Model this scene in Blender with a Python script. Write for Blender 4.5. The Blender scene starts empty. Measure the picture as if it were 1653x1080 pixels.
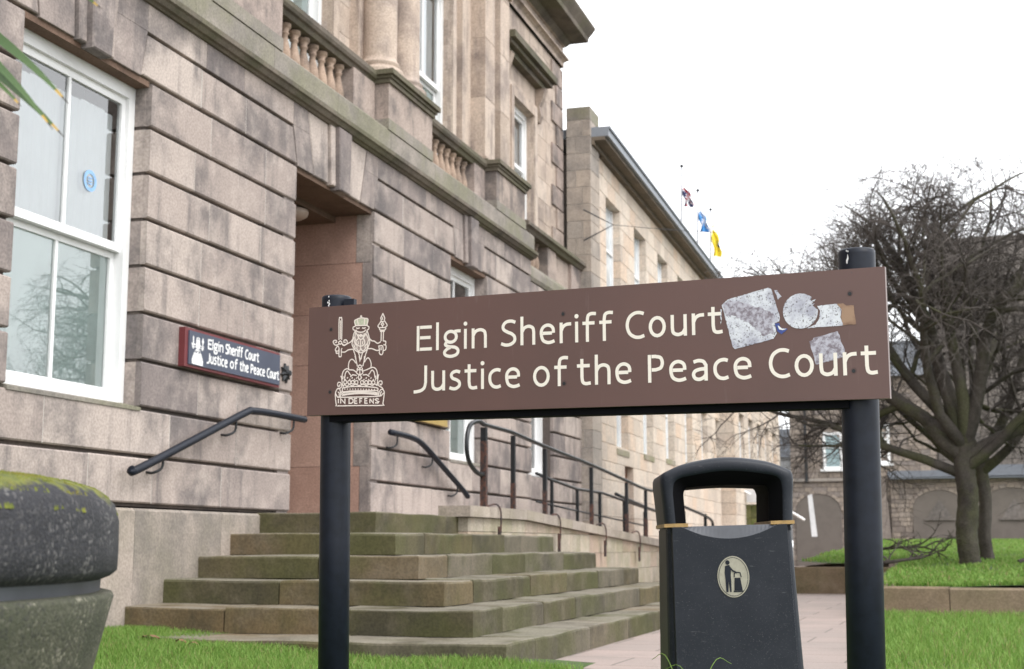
import bpy, bmesh, math, random
import numpy as np
from mathutils import Vector, Matrix
random.seed(7); rng=np.random.default_rng(11)
S=bpy.context.scene; COL=S.collection

# ---------------------------------------------------------------- camera
PITCH,ROLL,YAW=0.1493,-0.0011,0.3027
cam=bpy.data.cameras.new('camera'); co=bpy.data.objects.new('camera',cam); COL.objects.link(co); S.camera=co
fw=Vector((-math.sin(YAW)*math.cos(PITCH),math.cos(YAW)*math.cos(PITCH),math.sin(PITCH)))
rt=fw.cross(Vector((0,0,1))).normalized(); up=rt.cross(fw)
r2=rt*math.cos(ROLL)+up*math.sin(ROLL); u2=-rt*math.sin(ROLL)+up*math.cos(ROLL)
CAM=Vector((5.3772,0,0.7318))
M=Matrix.Identity(4)
for i in range(3): M[i][0]=r2[i]; M[i][1]=u2[i]; M[i][2]=-fw[i]; M[i][3]=CAM[i]
co.matrix_world=M
cam.sensor_width=36; cam.lens=36*2261.6/1653; cam.clip_start=.05; cam.clip_end=2000
cam.dof.use_dof=True; cam.dof.focus_distance=4.2; cam.dof.aperture_fstop=7.1
FPX=2261.6
def ray(px,py,d):      # point seen at a picture position, at depth d (used to size up the plants)
    return CAM+(fw+r2*((px-826.5)/FPX)+u2*((540-py)/FPX))*d

# ---------------------------------------------------------------- world, sun, exposure
SUN_EL,SUN_AZ=math.radians(50),math.radians(118)   # azimuth from +Y clockwise towards +X
W=bpy.data.worlds.new('World'); S.world=W; W.use_nodes=True
nt=W.node_tree; nt.nodes.clear()
wo=nt.nodes.new('ShaderNodeOutputWorld'); bg=nt.nodes.new('ShaderNodeBackground'); sky=nt.nodes.new('ShaderNodeTexSky')
sky.sky_type='NISHITA'; sky.sun_disc=False; sky.sun_elevation=SUN_EL; sky.sun_rotation=SUN_AZ
sky.air_density=1.0; sky.dust_density=4.0; sky.ozone_density=1.0
tc=nt.nodes.new('ShaderNodeTexCoord'); nz=nt.nodes.new('ShaderNodeTexNoise'); nz.inputs['Scale'].default_value=1.6; nz.inputs['Detail'].default_value=4
nt.links.new(tc.outputs['Generated'],nz.inputs['Vector'])
cr=nt.nodes.new('ShaderNodeValToRGB'); cr.color_ramp.elements[0].color=(11.6,11.9,12.4,1); cr.color_ramp.elements[1].color=(13.6,13.7,13.9,1)
cr.color_ramp.elements[0].position=.3; cr.color_ramp.elements[1].position=.7
nt.links.new(nz.outputs['Fac'],cr.inputs['Fac'])
mx=nt.nodes.new('ShaderNodeMixRGB'); mx.inputs['Fac'].default_value=.93
nt.links.new(sky.outputs['Color'],mx.inputs['Color1']); nt.links.new(cr.outputs['Color'],mx.inputs['Color2'])
nt.links.new(mx.outputs['Color'],bg.inputs['Color']); bg.inputs['Strength'].default_value=.1
nt.links.new(bg.outputs[0],wo.inputs[0])
sd=bpy.data.lights.new('sun','SUN'); sd.energy=1.3; sd.angle=math.radians(35); sd.color=(1,.98,.95)
so=bpy.data.objects.new('sun',sd); COL.objects.link(so)
sv=Vector((math.sin(SUN_AZ)*math.cos(SUN_EL),math.cos(SUN_AZ)*math.cos(SUN_EL),math.sin(SUN_EL)))
so.rotation_euler=sv.to_track_quat('Z','Y').to_euler()
S.view_settings.view_transform='Standard'; S.view_settings.look='None'; S.view_settings.exposure=.85; S.view_settings.gamma=1

# ---------------------------------------------------------------- materials
def newmat(name):
    m=bpy.data.materials.new(name); m.use_nodes=True; n=m.node_tree; b=n.nodes['Principled BSDF']; return m,n,b
def N(n,t,**kw):
    x=n.nodes.new(t)
    for k,v in kw.items():
        if k in x.inputs: x.inputs[k].default_value=v
        else: setattr(x,k,v)
    return x
def noise(n,vec,scale,detail=5,rough=.55,lo=.4,hi=.6):
    x=N(n,'ShaderNodeTexNoise',Scale=scale,Detail=detail,Roughness=rough); n.links.new(vec,x.inputs['Vector'])
    r=N(n,'ShaderNodeMapRange'); r.inputs['From Min'].default_value=lo; r.inputs['From Max'].default_value=hi; r.interpolation_type='SMOOTHSTEP'
    n.links.new(x.outputs['Fac'],r.inputs['Value']); return x.outputs['Fac'],r.outputs['Result']
def mixc(n,f,a,b,mode='MIX'):
    x=N(n,'ShaderNodeMixRGB'); x.blend_type=mode
    if isinstance(f,(int,float)): x.inputs['Fac'].default_value=f
    else: n.links.new(f,x.inputs['Fac'])
    for s,v in (('Color1',a),('Color2',b)):
        if isinstance(v,(tuple,list)): x.inputs[s].default_value=(*v,1)
        else: n.links.new(v,x.inputs[s])
    return x.outputs['Color']
def mul(n,a,b):
    x=N(n,'ShaderNodeMath'); x.operation='MULTIPLY'
    for i,v in enumerate((a,b)):
        if isinstance(v,(int,float)): x.inputs[i].default_value=v
        else: n.links.new(v,x.inputs[i])
    return x.outputs[0]
def bump(n,b,hs,strength=.3,dist=.01):
    x=N(n,'ShaderNodeBump',Strength=strength,Distance=dist); n.links.new(hs,x.inputs['Height']); n.links.new(x.outputs['Normal'],b.inputs['Normal'])
def stretch(n,vec,s):
    m=N(n,'ShaderNodeMapping'); m.inputs['Scale'].default_value=s; n.links.new(vec,m.inputs['Vector']); return m.outputs['Vector']
def stone(name,cols,stain=(.13,.12,.12),stain_amt=.55,moss=None,moss_amt=0.,streak=.35,grain=55,bumpd=.006,topmoss=0.,topwear=0.):
    m,n,b=newmat(name); g=N(n,'ShaderNodeNewGeometry'); P=g.outputs['Position']
    at=N(n,'ShaderNodeAttribute'); at.attribute_name='blk'
    rp=N(n,'ShaderNodeValToRGB'); el=rp.color_ramp.elements
    while len(el)<len(cols): el.new(.5)
    for i,c in enumerate(cols): el[i].position=i/(len(cols)-1); el[i].color=(*c,1)
    n.links.new(at.outputs['Fac'],rp.inputs['Fac']); c=rp.outputs['Color']
    # offset noise by block so stains break at joints a little
    ov=N(n,'ShaderNodeVectorMath'); ov.operation='MULTIPLY_ADD'
    cb=N(n,'ShaderNodeCombineXYZ'); n.links.new(at.outputs['Fac'],cb.inputs[0]); n.links.new(at.outputs['Fac'],cb.inputs[1])
    n.links.new(cb.outputs[0],ov.inputs[0]); ov.inputs[1].default_value=(1.1,.7,0); n.links.new(P,ov.inputs[2]); V=ov.outputs[0]
    _,f1=noise(n,V,1.5,6,.62,.42,.68); c=mixc(n,mul(n,f1,stain_amt),c,stain)
    _,f2=noise(n,stretch(n,V,(7,7,.9)),1.0,5,.6,.5,.75); c=mixc(n,mul(n,f2,streak),c,stain)
    _,f3=noise(n,V,4.5,4,.6,.45,.75); c=mixc(n,mul(n,f3,.35),c,tuple(min(1,x*1.25) for x in cols[-1]))
    if moss:
        _,f4=noise(n,V,1.1,6,.65,.42,.62); c=mixc(n,mul(n,f4,moss_amt),c,moss)
    if topmoss:
        sx=N(n,'ShaderNodeSeparateXYZ'); n.links.new(g.outputs['Normal'],sx.inputs[0])
        mr=N(n,'ShaderNodeMapRange'); mr.inputs['From Min'].default_value=.2; mr.inputs['From Max'].default_value=.7; n.links.new(sx.outputs['Z'],mr.inputs['Value'])
        c=mixc(n,mul(n,mr.outputs['Result'],topmoss),c,(.10,.13,.04))
    if topwear:  # upward faces paler, as on worn treads
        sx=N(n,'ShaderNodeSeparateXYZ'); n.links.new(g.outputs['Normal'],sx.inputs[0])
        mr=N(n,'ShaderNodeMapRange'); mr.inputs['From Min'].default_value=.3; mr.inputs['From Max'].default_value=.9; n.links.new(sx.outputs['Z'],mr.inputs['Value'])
        _,f7=noise(n,P,3.0,5,.6,.3,.6); c=mixc(n,mul(n,mul(n,mr.outputs['Result'],f7),topwear),c,(.27,.245,.20))
    f5r,f5=noise(n,P,grain,3,.6,.3,.7); c=mixc(n,.45,c,mixc(n,f5,(.55,.55,.55),(1.25,1.25,1.25)),'MULTIPLY')
    n.links.new(c,b.inputs['Base Color']); b.inputs['Roughness'].default_value=.88; b.inputs['Specular IOR Level'].default_value=.25
    f6,_=noise(n,P,9,6,.6); a=N(n,'ShaderNodeMath'); a.operation='ADD'; n.links.new(f6,a.inputs[0]); n.links.new(mul(n,f5r,.5),a.inputs[1])
    bump(n,b,a.outputs[0],.5,bumpd); return m
def plain(name,col,rough=.6,metal=0.,var=.12,scale=12,bumpd=0.,col2=None,lo=.4,hi=.65,spec=.5,coat=0.):
    m,n,b=newmat(name); g=N(n,'ShaderNodeNewGeometry'); _,f=noise(n,g.outputs['Position'],scale,6,.6,lo,hi)
    c2=col2 or tuple(x*(1-var) for x in col); c=mixc(n,f,col,c2); n.links.new(c,b.inputs['Base Color'])
    b.inputs['Roughness'].default_value=rough; b.inputs['Metallic'].default_value=metal; b.inputs['Specular IOR Level'].default_value=spec
    if coat: b.inputs['Coat Weight'].default_value=coat
    if bumpd:
        r,_=noise(n,g.outputs['Position'],scale*4,5,.6); bump(n,b,r,.5,bumpd)
    return m
PINK=[(.22,.187,.178),(.295,.247,.228),(.355,.295,.266),(.41,.343,.308),(.475,.405,.362)]
M_ash=stone('pink_ashlar',PINK,(.12,.108,.108),.80,streak=.70)
M_mort=plain('mortar',(.56,.52,.48),.9)
M_back=stone('joint_stone',[(.11,.09,.08),(.15,.12,.105)],(.05,.05,.05),.6)
M_plinth=stone('plinth_stone',[(.26,.225,.195),(.34,.29,.25),(.41,.345,.295)],(.14,.13,.12),.55,(.17,.16,.11),.35)
M_upper=stone('upper_sandstone',[(.40,.32,.26),(.49,.395,.325),(.56,.465,.39)],(.19,.155,.145),.7,streak=.7)
M_string=stone('weathered_string',[(.24,.22,.19),(.32,.28,.245)],(.14,.13,.12),.6,(.20,.195,.12),.6)
M_ledge=stone('mossy_ledge',[(.15,.125,.10),(.19,.16,.13)],(.06,.052,.045),.7,(.10,.105,.05),.5,topmoss=.25)
M_ped=stone('pedestal_stone',[(.36,.29,.26),(.42,.34,.29)],(.12,.105,.10),.9,streak=.7)
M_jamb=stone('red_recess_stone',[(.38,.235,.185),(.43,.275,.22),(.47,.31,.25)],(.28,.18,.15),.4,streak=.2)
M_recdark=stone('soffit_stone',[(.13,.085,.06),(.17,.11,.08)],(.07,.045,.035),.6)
M_step=stone('mossy_step_stone',[(.075,.066,.038),(.105,.092,.052),(.16,.112,.060),(.13,.115,.085),(.165,.14,.105)],(.045,.042,.030),.7,(.075,.080,.025),.55,streak=.55,topwear=.6)
M_wing=stone('wing_sandstone',[(.50,.42,.35),(.58,.50,.42),(.66,.57,.48),(.60,.46,.35)],(.40,.34,.30),.4,streak=.3,grain=30)
M_pier=stone('grey_pier_stone',[(.29,.26,.235),(.36,.315,.275),(.43,.36,.30)],(.13,.12,.115),.5)
M_rubble=stone('old_rubble',[(.21,.175,.15),(.29,.24,.20),(.35,.29,.24),(.25,.215,.195)],(.13,.11,.105),.55,grain=12)
M_rubble_d=stone('dark_rubble',[(.13,.115,.105),(.16,.14,.125),(.19,.165,.15)],(.14,.125,.12),.5,grain=10)
M_arch=plain('blocked_arch_render',(.15,.128,.112),.9,scale=3)
M_white=plain('white_paint',(.80,.80,.80),.35,var=.06,scale=4)
M_whiteold=plain('white_board',(.60,.60,.61),.6,var=.12,scale=3)
M_blind=plain('white_blind',(.88,.90,.91),.7,var=.05,scale=2)
M_frost=plain('frosted_film',(.70,.80,.77),.35,var=.12,scale=1.5)
M_dark=plain('dark_interior',(.36,.40,.37),.7)
M_blue=plain('window_sticker_blue',(.25,.45,.75),.5)
M_black=plain('black_gloss_paint',(.008,.011,.020),.45,var=.3,scale=25,spec=.28)
M_rail=plain('railing_paint',(.013,.015,.018),.35,var=.3,scale=20)
M_rust=plain('rusting_paint',(.028,.020,.02),.6,scale=30,col2=(.10,.04,.025))
M_lead=plain('grey_lead',(.22,.24,.27),.5,scale=6)
M_slate=plain('slate',(.10,.11,.125),.6,scale=5)
M_wood=plain('brown_door_wood',(.16,.06,.03),.5,scale=8)
M_gold=plain('gold_band',(.42,.27,.11),.4,metal=.4,scale=30,var=.3)
M_brass=plain('brass_plate',(.50,.36,.13),.4,metal=.3)
M_reds=plain('red_frame_paint',(.16,.032,.036),.4)
M_navy=plain('navy_sign_face',(.065,.075,.11),.4,scale=4)
M_letter=plain('sign_letter_white',(.8,.8,.8),.5,var=.03)
M_cream=plain('cream_lettering',(.86,.80,.71),.5,var=.03)
M_crest=plain('crest_cream',(.82,.72,.66),.5,var=.03)
M_crown=plain('crest_crown',(.55,.56,.42),.5,var=.2,scale=200)
M_iron=plain('dark_iron',(.03,.032,.035),.45,metal=.4)
M_wire=plain('flagpole_paint',(.35,.35,.38),.4)
# sign face: brown enamel with faint weather marks
def mk_sign():
    m,n,b=newmat('brown_sign_enamel'); g=N(n,'ShaderNodeNewGeometry'); P=g.outputs['Position']
    _,f=noise(n,P,2.2,5,.6,.35,.7); c=mixc(n,f,(.127,.069,.060),(.114,.064,.056))
    _,s=noise(n,P,38,3,.5,.72,.78); c=mixc(n,mul(n,s,.5),c,(.09,.06,.058))
    _,s2=noise(n,stretch(n,P,(40,40,5)),1,4,.6,.62,.8); c=mixc(n,mul(n,s2,.25),c,(.22,.16,.15))
    n.links.new(c,b.inputs['Base Color']); b.inputs['Roughness'].default_value=.42; return m
M_signface=mk_sign()
M_signedge=plain('sign_edge',(.20,.15,.14),.5)
def mk_paper():
    m,n,b=newmat('torn_sticker_paper'); g=N(n,'ShaderNodeNewGeometry'); P=g.outputs['Position']
    _,f=noise(n,P,9,6,.65,.42,.62); c=mixc(n,f,(.72,.74,.79),(.42,.42,.50))
    _,s=noise(n,P,150,3,.6,.57,.64); c=mixc(n,mul(n,s,.85),c,(.13,.12,.13))
    _,s=noise(n,P,60,5,.7,.5,.75); c=mixc(n,mul(n,s,.5),c,(.25,.24,.28))
    n.links.new(c,b.inputs['Base Color']); b.inputs['Roughness'].default_value=.9; return m
M_paper=mk_paper()
def mk_paper2():
    m,n,b=newmat('grey_sticker_residue'); g=N(n,'ShaderNodeNewGeometry'); P=g.outputs['Position']
    _,f=noise(n,P,70,5,.7,.40,.62); c=mixc(n,f,(.50,.49,.56),(.22,.19,.22))
    n.links.new(c,b.inputs['Base Color']); b.inputs['Roughness'].default_value=.9; return m
M_paper2=mk_paper2()
M_paperb=plain('brown_sticker_stain',(.36,.235,.16),.9,scale=25,col2=(.24,.145,.10))
M_paperblue=plain('blue_sticker_scrap',(.06,.09,.30),.8)
def mk_plastic():
    m,n,b=newmat('black_bin_plastic'); g=N(n,'ShaderNodeNewGeometry'); P=g.outputs['Position']
    sx=N(n,'ShaderNodeSeparateXYZ'); n.links.new(P,sx.inputs[0])
    mr=N(n,'ShaderNodeMapRange'); mr.inputs['From Min'].default_value=.75; mr.inputs['From Max'].default_value=.25; n.links.new(sx.outputs['Z'],mr.inputs['Value'])
    _,f=noise(n,P,6,5,.6,.4,.7); c=mixc(n,f,(.007,.010,.017),(.013,.016,.024))
    _,s=noise(n,P,140,3,.65,.60,.72); c=mixc(n,mul(n,s,mul(n,mr.outputs['Result'],.35)),c,(.13,.13,.14))
    _,s=noise(n,P,260,2,.5,.67,.73); c=mixc(n,mul(n,s,.35),c,(.2,.2,.21))
    _,s=noise(n,stretch(n,P,(14,14,110)),1,4,.7,.66,.70); c=mixc(n,mul(n,s,.30),c,(.16,.16,.17))
    n.links.new(c,b.inputs['Base Color']); b.inputs['Roughness'].default_value=.45; b.inputs['Specular IOR Level'].default_value=.35
    r,_=noise(n,P,220,3,.6); bump(n,b,r,.15,.001); return m
M_bin=mk_plastic()
M_oval=plain('pale_gold_disc',(.36,.34,.27),.45,metal=.15,scale=60)
def mk_paving():
    m,n,b=newmat('paving_slabs'); g=N(n,'ShaderNodeNewGeometry'); P=g.outputs['Position']
    mp=N(n,'ShaderNodeMapping'); mp.inputs['Rotation'].default_value=(0,0,.02); n.links.new(P,mp.inputs['Vector'])
    br=N(n,'ShaderNodeTexBrick'); br.inputs['Scale'].default_value=1; br.inputs['Brick Width'].default_value=.9; br.inputs['Row Height'].default_value=.62
    br.inputs['Mortar Size'].default_value=.008; br.inputs['Color1'].default_value=(.36,.28,.25,1); br.inputs['Color2'].default_value=(.30,.245,.22,1); br.inputs['Mortar'].default_value=(.12,.10,.085,1)
    n.links.new(mp.outputs[0],br.inputs['Vector'])
    _,f=noise(n,P,2,6,.65,.4,.7); c=mixc(n,mul(n,f,.5),br.outputs['Color'],(.22,.19,.17))
    _,f=noise(n,P,60,4,.6,.35,.7); c=mixc(n,.35,c,mixc(n,f,(.6,.6,.6),(1.2,1.2,1.2)),'MULTIPLY')
    n.links.new(c,b.inputs['Base Color']); b.inputs['Roughness'].default_value=.7
    bump(n,b,br.outputs['Fac'],-.4,.006); return m
M_pave=mk_paving()
M_ground=plain('far_ground',(.16,.15,.14),.9,scale=.5)
M_soil=plain('lawn_soil',(.055,.10,.02),.95,scale=8,col2=(.05,.06,.025))
def mk_grass(name,a,b_,tip):
    m,n,b=newmat(name); at=N(n,'ShaderNodeAttribute'); at.attribute_name='blk'
    g=N(n,'ShaderNodeNewGeometry'); rp=N(n,'ShaderNodeValToRGB'); el=rp.color_ramp.elements; el[0].color=(*a,1); el[1].position=.90; el[1].color=(*b_,1); e=el.new(.93); e.color=(.36,.33,.14,1); e=el.new(1); e.color=(.24,.20,.10,1); n.links.new(at.outputs['Fac'],rp.inputs['Fac']); c=rp.outputs['Color']
    _,f=noise(n,g.outputs['Position'],1.3,5,.6,.4,.7); c=mixc(n,mul(n,f,.5),c,tip)
    n.links.new(c,b.inputs['Base Color']); b.inputs['Roughness'].default_value=.55; b.inputs['Specular IOR Level'].default_value=.25
    b.inputs['Subsurface Weight'].default_value=0
    tr=N(n,'ShaderNodeBsdfTranslucent'); n.links.new(c,tr.inputs['Color']); ms=N(n,'ShaderNodeMixShader'); ms.inputs[0].default_value=.35
    n.links.new(b.outputs[0],ms.inputs[1]); n.links.new(tr.outputs[0],ms.inputs[2]); n.links.new(ms.outputs[0],n.nodes['Material Output'].inputs[0]); return m
M_grass=mk_grass('grass_blade',(.09,.21,.025),(.27,.40,.10),(.20,.33,.07))
def mk_conc(name,c1,c2,c3,mossz=None):
    m,n,b=newmat(name); g=N(n,'ShaderNodeNewGeometry'); P=g.outputs['Position']
    vo=N(n,'ShaderNodeTexVoronoi',Scale=190.); n.links.new(P,vo.inputs['Vector'])
    c=mixc(n,vo.outputs['Color'],c1,c2); 
    sep=N(n,'ShaderNodeSeparateColor'); n.links.new(vo.outputs['Color'],sep.inputs[0])
    mr=N(n,'ShaderNodeMapRange'); mr.inputs['From Min'].default_value=.80; mr.inputs['From Max'].default_value=.9; n.links.new(sep.outputs[0],mr.inputs['Value'])
    _,f=noise(n,P,5,6,.65,.38,.68); base=mixc(n,f,c1,c2)
    _,fs=noise(n,P,120,4,.7,.54,.64); base=mixc(n,mul(n,fs,.55),base,c3)
    _,fg=noise(n,P,9,4,.6,.42,.6)
    base=mixc(n,mul(n,mul(n,mr.outputs['Result'],fg),.8),base,tuple(x*2.0 for x in c3))
    mr2=N(n,'ShaderNodeMapRange'); mr2.inputs['From Min'].default_value=.25; mr2.inputs['From Max'].default_value=.1; n.links.new(sep.outputs[1],mr2.inputs['Value'])
    base=mixc(n,mul(n,mr2.outputs['Result'],.5),base,(.02,.018,.02))
    if mossz:
        sz=N(n,'ShaderNodeSeparateXYZ'); n.links.new(P,sz.inputs[0])
        nn1=N(n,'ShaderNodeTexNoise',Scale=9.,Detail=7.,Roughness=.7); n.links.new(P,nn1.inputs['Vector'])
        ma=N(n,'ShaderNodeMath'); ma.operation='MULTIPLY_ADD'; n.links.new(nn1.outputs['Fac'],ma.inputs[0]); ma.inputs[1].default_value=.13; n.links.new(sz.outputs['Z'],ma.inputs[2])
        mr3=N(n,'ShaderNodeMapRange'); mr3.inputs['From Min'].default_value=mossz; mr3.inputs['From Max'].default_value=mossz+.012; n.links.new(ma.outputs[0],mr3.inputs['Value'])
        _,fm=noise(n,P,45,5,.7,.35,.65); mc=mixc(n,fm,(.070,.085,.012),(.155,.165,.022)); _,fm2=noise(n,P,10,4,.6,.45,.65); mc=mixc(n,mul(n,fm2,.6),mc,(.13,.10,.02))
        base=mixc(n,mr3.outputs['Result'],base,mc)
    n.links.new(base,b.inputs['Base Color']); b.inputs['Roughness'].default_value=.85
    r,_=noise(n,P,70,5,.7); a=N(n,'ShaderNodeMath'); a.operation='SUBTRACT'; n.links.new(r,a.inputs[0]); n.links.new(mul(n,vo.outputs['Distance'],.6),a.inputs[1])
    bump(n,b,a.outputs[0],.7,.003); return m
M_agg=mk_conc('exposed_aggregate',(.018,.018,.023),(.036,.035,.041),(.095,.09,.088),.880)
M_bowl=mk_conc('mossy_concrete',(.048,.052,.03),(.085,.082,.055),(.14,.13,.10))
M_recess=plain('smooth_grey_band',(.07,.075,.09),.5,scale=6,var=.3)
M_bark=stone('tree_bark',[(.070,.060,.052),(.105,.092,.080)],(.032,.027,.024),.7,(.085,.092,.035),.55,grain=40,bumpd=.05)
M_twig=plain('twig_bark',(.088,.074,.066),.9,scale=3,var=.3)
M_leaf=None
def mk_leaf():
    m,n,b=newmat('spiky_leaf'); at=N(n,'ShaderNodeAttribute'); at.attribute_name='blk'
    rp=N(n,'ShaderNodeValToRGB'); el=rp.color_ramp.elements; el[0].position=0; el[0].color=(.05,.11,.03,1); el[1].position=.86; el[1].color=(.09,.15,.05,1)
    e=el.new(.91); e.color=(.50,.33,.06,1); e=el.new(.955); e.color=(.45,.26,.08,1); e=el.new(.98); e.color=(.05,.04,.03,1)
    n.links.new(at.outputs['Fac'],rp.inputs['Fac']); n.links.new(rp.outputs[0],b.inputs['Base Color']); b.inputs['Roughness'].default_value=.4; return m
M_leaf=mk_leaf()
def mk_moss():
    m,n,b=newmat('yellow_green_moss'); g=N(n,'ShaderNodeNewGeometry'); P=g.outputs['Position']; _,f=noise(n,P,30,5,.6,.35,.65)
    c=mixc(n,f,(.085,.10,.014),(.165,.18,.025)); _,f=noise(n,P,8,4,.6,.5,.7); c=mixc(n,mul(n,f,.6),c,(.15,.11,.02)); n.links.new(c,b.inputs['Base Color']); b.inputs['Roughness'].default_value=.95; return m
M_moss=mk_moss()
def mk_glass():
    m,n,b=newmat('window_glass'); n.nodes.remove(b)
    fr=N(n,'ShaderNodeFresnel',IOR=1.75); t=N(n,'ShaderNodeBsdfTransparent'); t.inputs[0].default_value=(.97,1,1,1); g=N(n,'ShaderNodeBsdfGlossy',Roughness=.01)
    s=N(n,'ShaderNodeMixShader'); ad=N(n,'ShaderNodeMath'); ad.operation='ADD'; ad.inputs[1].default_value=.14; n.links.new(fr.outputs[0],ad.inputs[0]); n.links.new(ad.outputs[0],s.inputs[0]); n.links.new(t.outputs[0],s.inputs[1]); n.links.new(g.outputs[0],s.inputs[2]); n.links.new(s.outputs[0],n.nodes['Material Output'].inputs[0]); return m
M_glass=mk_glass()
M_flagr=plain('flag_red',(.42,.02,.04),.7); M_flagb=plain('flag_navy',(.015,.02,.10),.7); M_flagw=plain('flag_white',(.75,.75,.78),.7)
M_flagsb=plain('flag_sky_blue',(.05,.26,.62),.7); M_flagy=plain('flag_yellow',(.85,.66,.04),.7)

# ---------------------------------------------------------------- mesh helpers
class MB:
    def __init__(s): s.v=[];s.f=[];s.m=[];s.c=[]
    def add(s,vs,fs,m=0,c=None):
        o=len(s.v); s.v+= [tuple(v) for v in vs]
        if c is None: c=random.random()
        for f in fs: s.f.append(tuple(o+i for i in f)); s.m.append(m); s.c.append(c if not isinstance(c,list) else c[len(s.f)%len(c)])
    def box(s,x0,x1,y0,y1,z0,z1,m=0,c=None):
        if x0>x1:x0,x1=x1,x0
        if y0>y1:y0,y1=y1,y0
        if z0>z1:z0,z1=z1,z0
        s.add([(x0,y0,z0),(x1,y0,z0),(x1,y1,z0),(x0,y1,z0),(x0,y0,z1),(x1,y0,z1),(x1,y1,z1),(x0,y1,z1)],
              [(0,3,2,1),(4,5,6,7),(0,1,5,4),(1,2,6,5),(2,3,7,6),(3,0,4,7)],m,c)
    def prism(s,poly,xb,xf,bev=.010,m=0,c=None):
        """poly in (y,z), counter-clockwise seen from +x; front at xf with a small bevel"""
        ar=sum(poly[i][0]*poly[(i+1)%len(poly)][1]-poly[(i+1)%len(poly)][0]*poly[i][1] for i in range(len(poly)))
        if ar<0: poly=poly[::-1]
        n=len(poly); cy=sum(p[0] for p in poly)/n; ins=[]
        for i in range(n):
            p=Vector(poly[i]);a=Vector(poly[i-1]);b=Vector(poly[(i+1)%n])
            d1=(p-a).normalized();d2=(b-p).normalized();n1=Vector((-d1.y,d1.x));n2=Vector((-d2.y,d2.x))
            k=n1+n2; k=k/max(.3,k.dot(n1)) if k.length>0 else n1; ins.append(p+k*bev)
        vs=[(xb,y,z) for y,z in poly]+[(xf-bev,y,z) for y,z in poly]+[(xf,p[0],p[1]) for p in ins]
        fs=[tuple(range(2*n,3*n))]
        for i in range(n):
            j=(i+1)%n; fs+=[(i,j,n+j,n+i),(n+i,n+j,2*n+j,2*n+i)]
        s.add(vs,fs,m,c)
    def rblock(s,y0,y1,z0,z1,xb,xf,bev=.012,m=0,c=None):
        pr=[(xb,z0),(xf-bev,z0),(xf,z0+bev),(xf,z1-bev),(xf-bev,z1),(xb,z1)]; n=6
        vs=[(x,y0,z) for x,z in pr]+[(x,y1,z) for x,z in pr]
        fs=[(i,(i+1)%n,n+(i+1)%n,n+i) for i in range(n-1)]; fs=[f[::-1] for f in fs]; fs+=[tuple(range(n)),tuple(range(2*n-1,n-1,-1))]
        s.add(vs,fs,m,c)
    def extr(s,prof,y0,y1,m=0,c=None,closed=True):
        """profile (x,z) extruded along y"""
        n=len(prof); vs=[(x,y0,z) for x,z in prof]+[(x,y1,z) for x,z in prof]
        fs=[(i,n+i,n+(i+1)%n,(i+1)%n) for i in range(n)]+[tuple(range(n)),tuple(range(2*n-1,n-1,-1))]
        s.add(vs,fs,m,c)
    def tube(s,pts,r,sides=8,m=0,c=None,caps=True):
        pts=[Vector(p) for p in pts]; n=len(pts); R=r if isinstance(r,(list,tuple)) else [r]*n
        vs=[]; t=(pts[1]-pts[0]).normalized(); a=t.orthogonal().normalized()
        for i in range(n):
            t=(pts[min(i+1,n-1)]-pts[max(i-1,0)])
            if t.length<1e-9: t=Vector((0,0,1))
            t.normalize(); a=(a-t*a.dot(t)); 
            if a.length<1e-6: a=t.orthogonal()
            a.normalize(); b=t.cross(a)
            for k in range(sides):
                q=2*math.pi*k/sides; vs.append(pts[i]+(a*math.cos(q)+b*math.sin(q))*R[i])
        fs=[(i*sides+k,i*sides+(k+1)%sides,(i+1)*sides+(k+1)%sides,(i+1)*sides+k) for i in range(n-1) for k in range(sides)]
        if caps: fs+=[tuple(range(sides))[::-1],tuple(range((n-1)*sides,n*sides))]
        s.add(vs,fs,m,c)
    def lathe(s,prof,cx,cy,seg=24,m=0,c=None,a0=0,a1=2*math.pi):
        n=len(prof); full=abs(a1-a0-2*math.pi)<1e-6; k=seg if full else seg+1
        vs=[(cx+r*math.cos(a0+(a1-a0)*j/seg),cy+r*math.sin(a0+(a1-a0)*j/seg),z) for j in range(k) for r,z in prof]
        fs=[]
        for j in range(seg):
            j2=(j+1)%k
            for i in range(n-1): fs.append((j*n+i,j2*n+i,j2*n+i+1,j*n+i+1))
        s.add(vs,fs,m,c)
    def build(s,name,mats,parent=None,smooth=False):
        me=bpy.data.meshes.new(name); me.from_pydata([tuple(v) for v in s.v],[],s.f)
        if not isinstance(mats,(list,tuple)): mats=[mats]
        for m in mats: me.materials.append(m)
        me.polygons.foreach_set('material_index',s.m)
        at=me.attributes.new('blk','FLOAT','FACE'); at.data.foreach_set('value',s.c)
        if smooth: me.polygons.foreach_set('use_smooth',[True]*len(s.f))
        me.update(); o=bpy.data.objects.new(name,me); COL.objects.link(o)
        if parent:
            o.parent=parent; o.matrix_parent_inverse=Matrix.Translation(parent.location).inverted()
        return o
def tag(o,label,cat,group=None,kind=None):
    if label:o['label']=label
    if cat:o['category']=cat
    if group:o['group']=group
    if kind:o['kind']=kind
    return o
def thing(name,loc,label,cat,group=None):
    e=bpy.data.objects.new(name,None); COL.objects.link(e); e.location=loc; e.empty_display_size=.2; return tag(e,label,cat,group)
def struct(o): o['kind']='structure'; return o
def copyobj(o,dloc,parent=None):
    c=o.copy(); COL.objects.link(c)
    if parent: c.parent=parent; c.matrix_parent_inverse=Matrix.Translation(parent.location).inverted()
    c.location=o.location+Vector(dloc); return c
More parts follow.
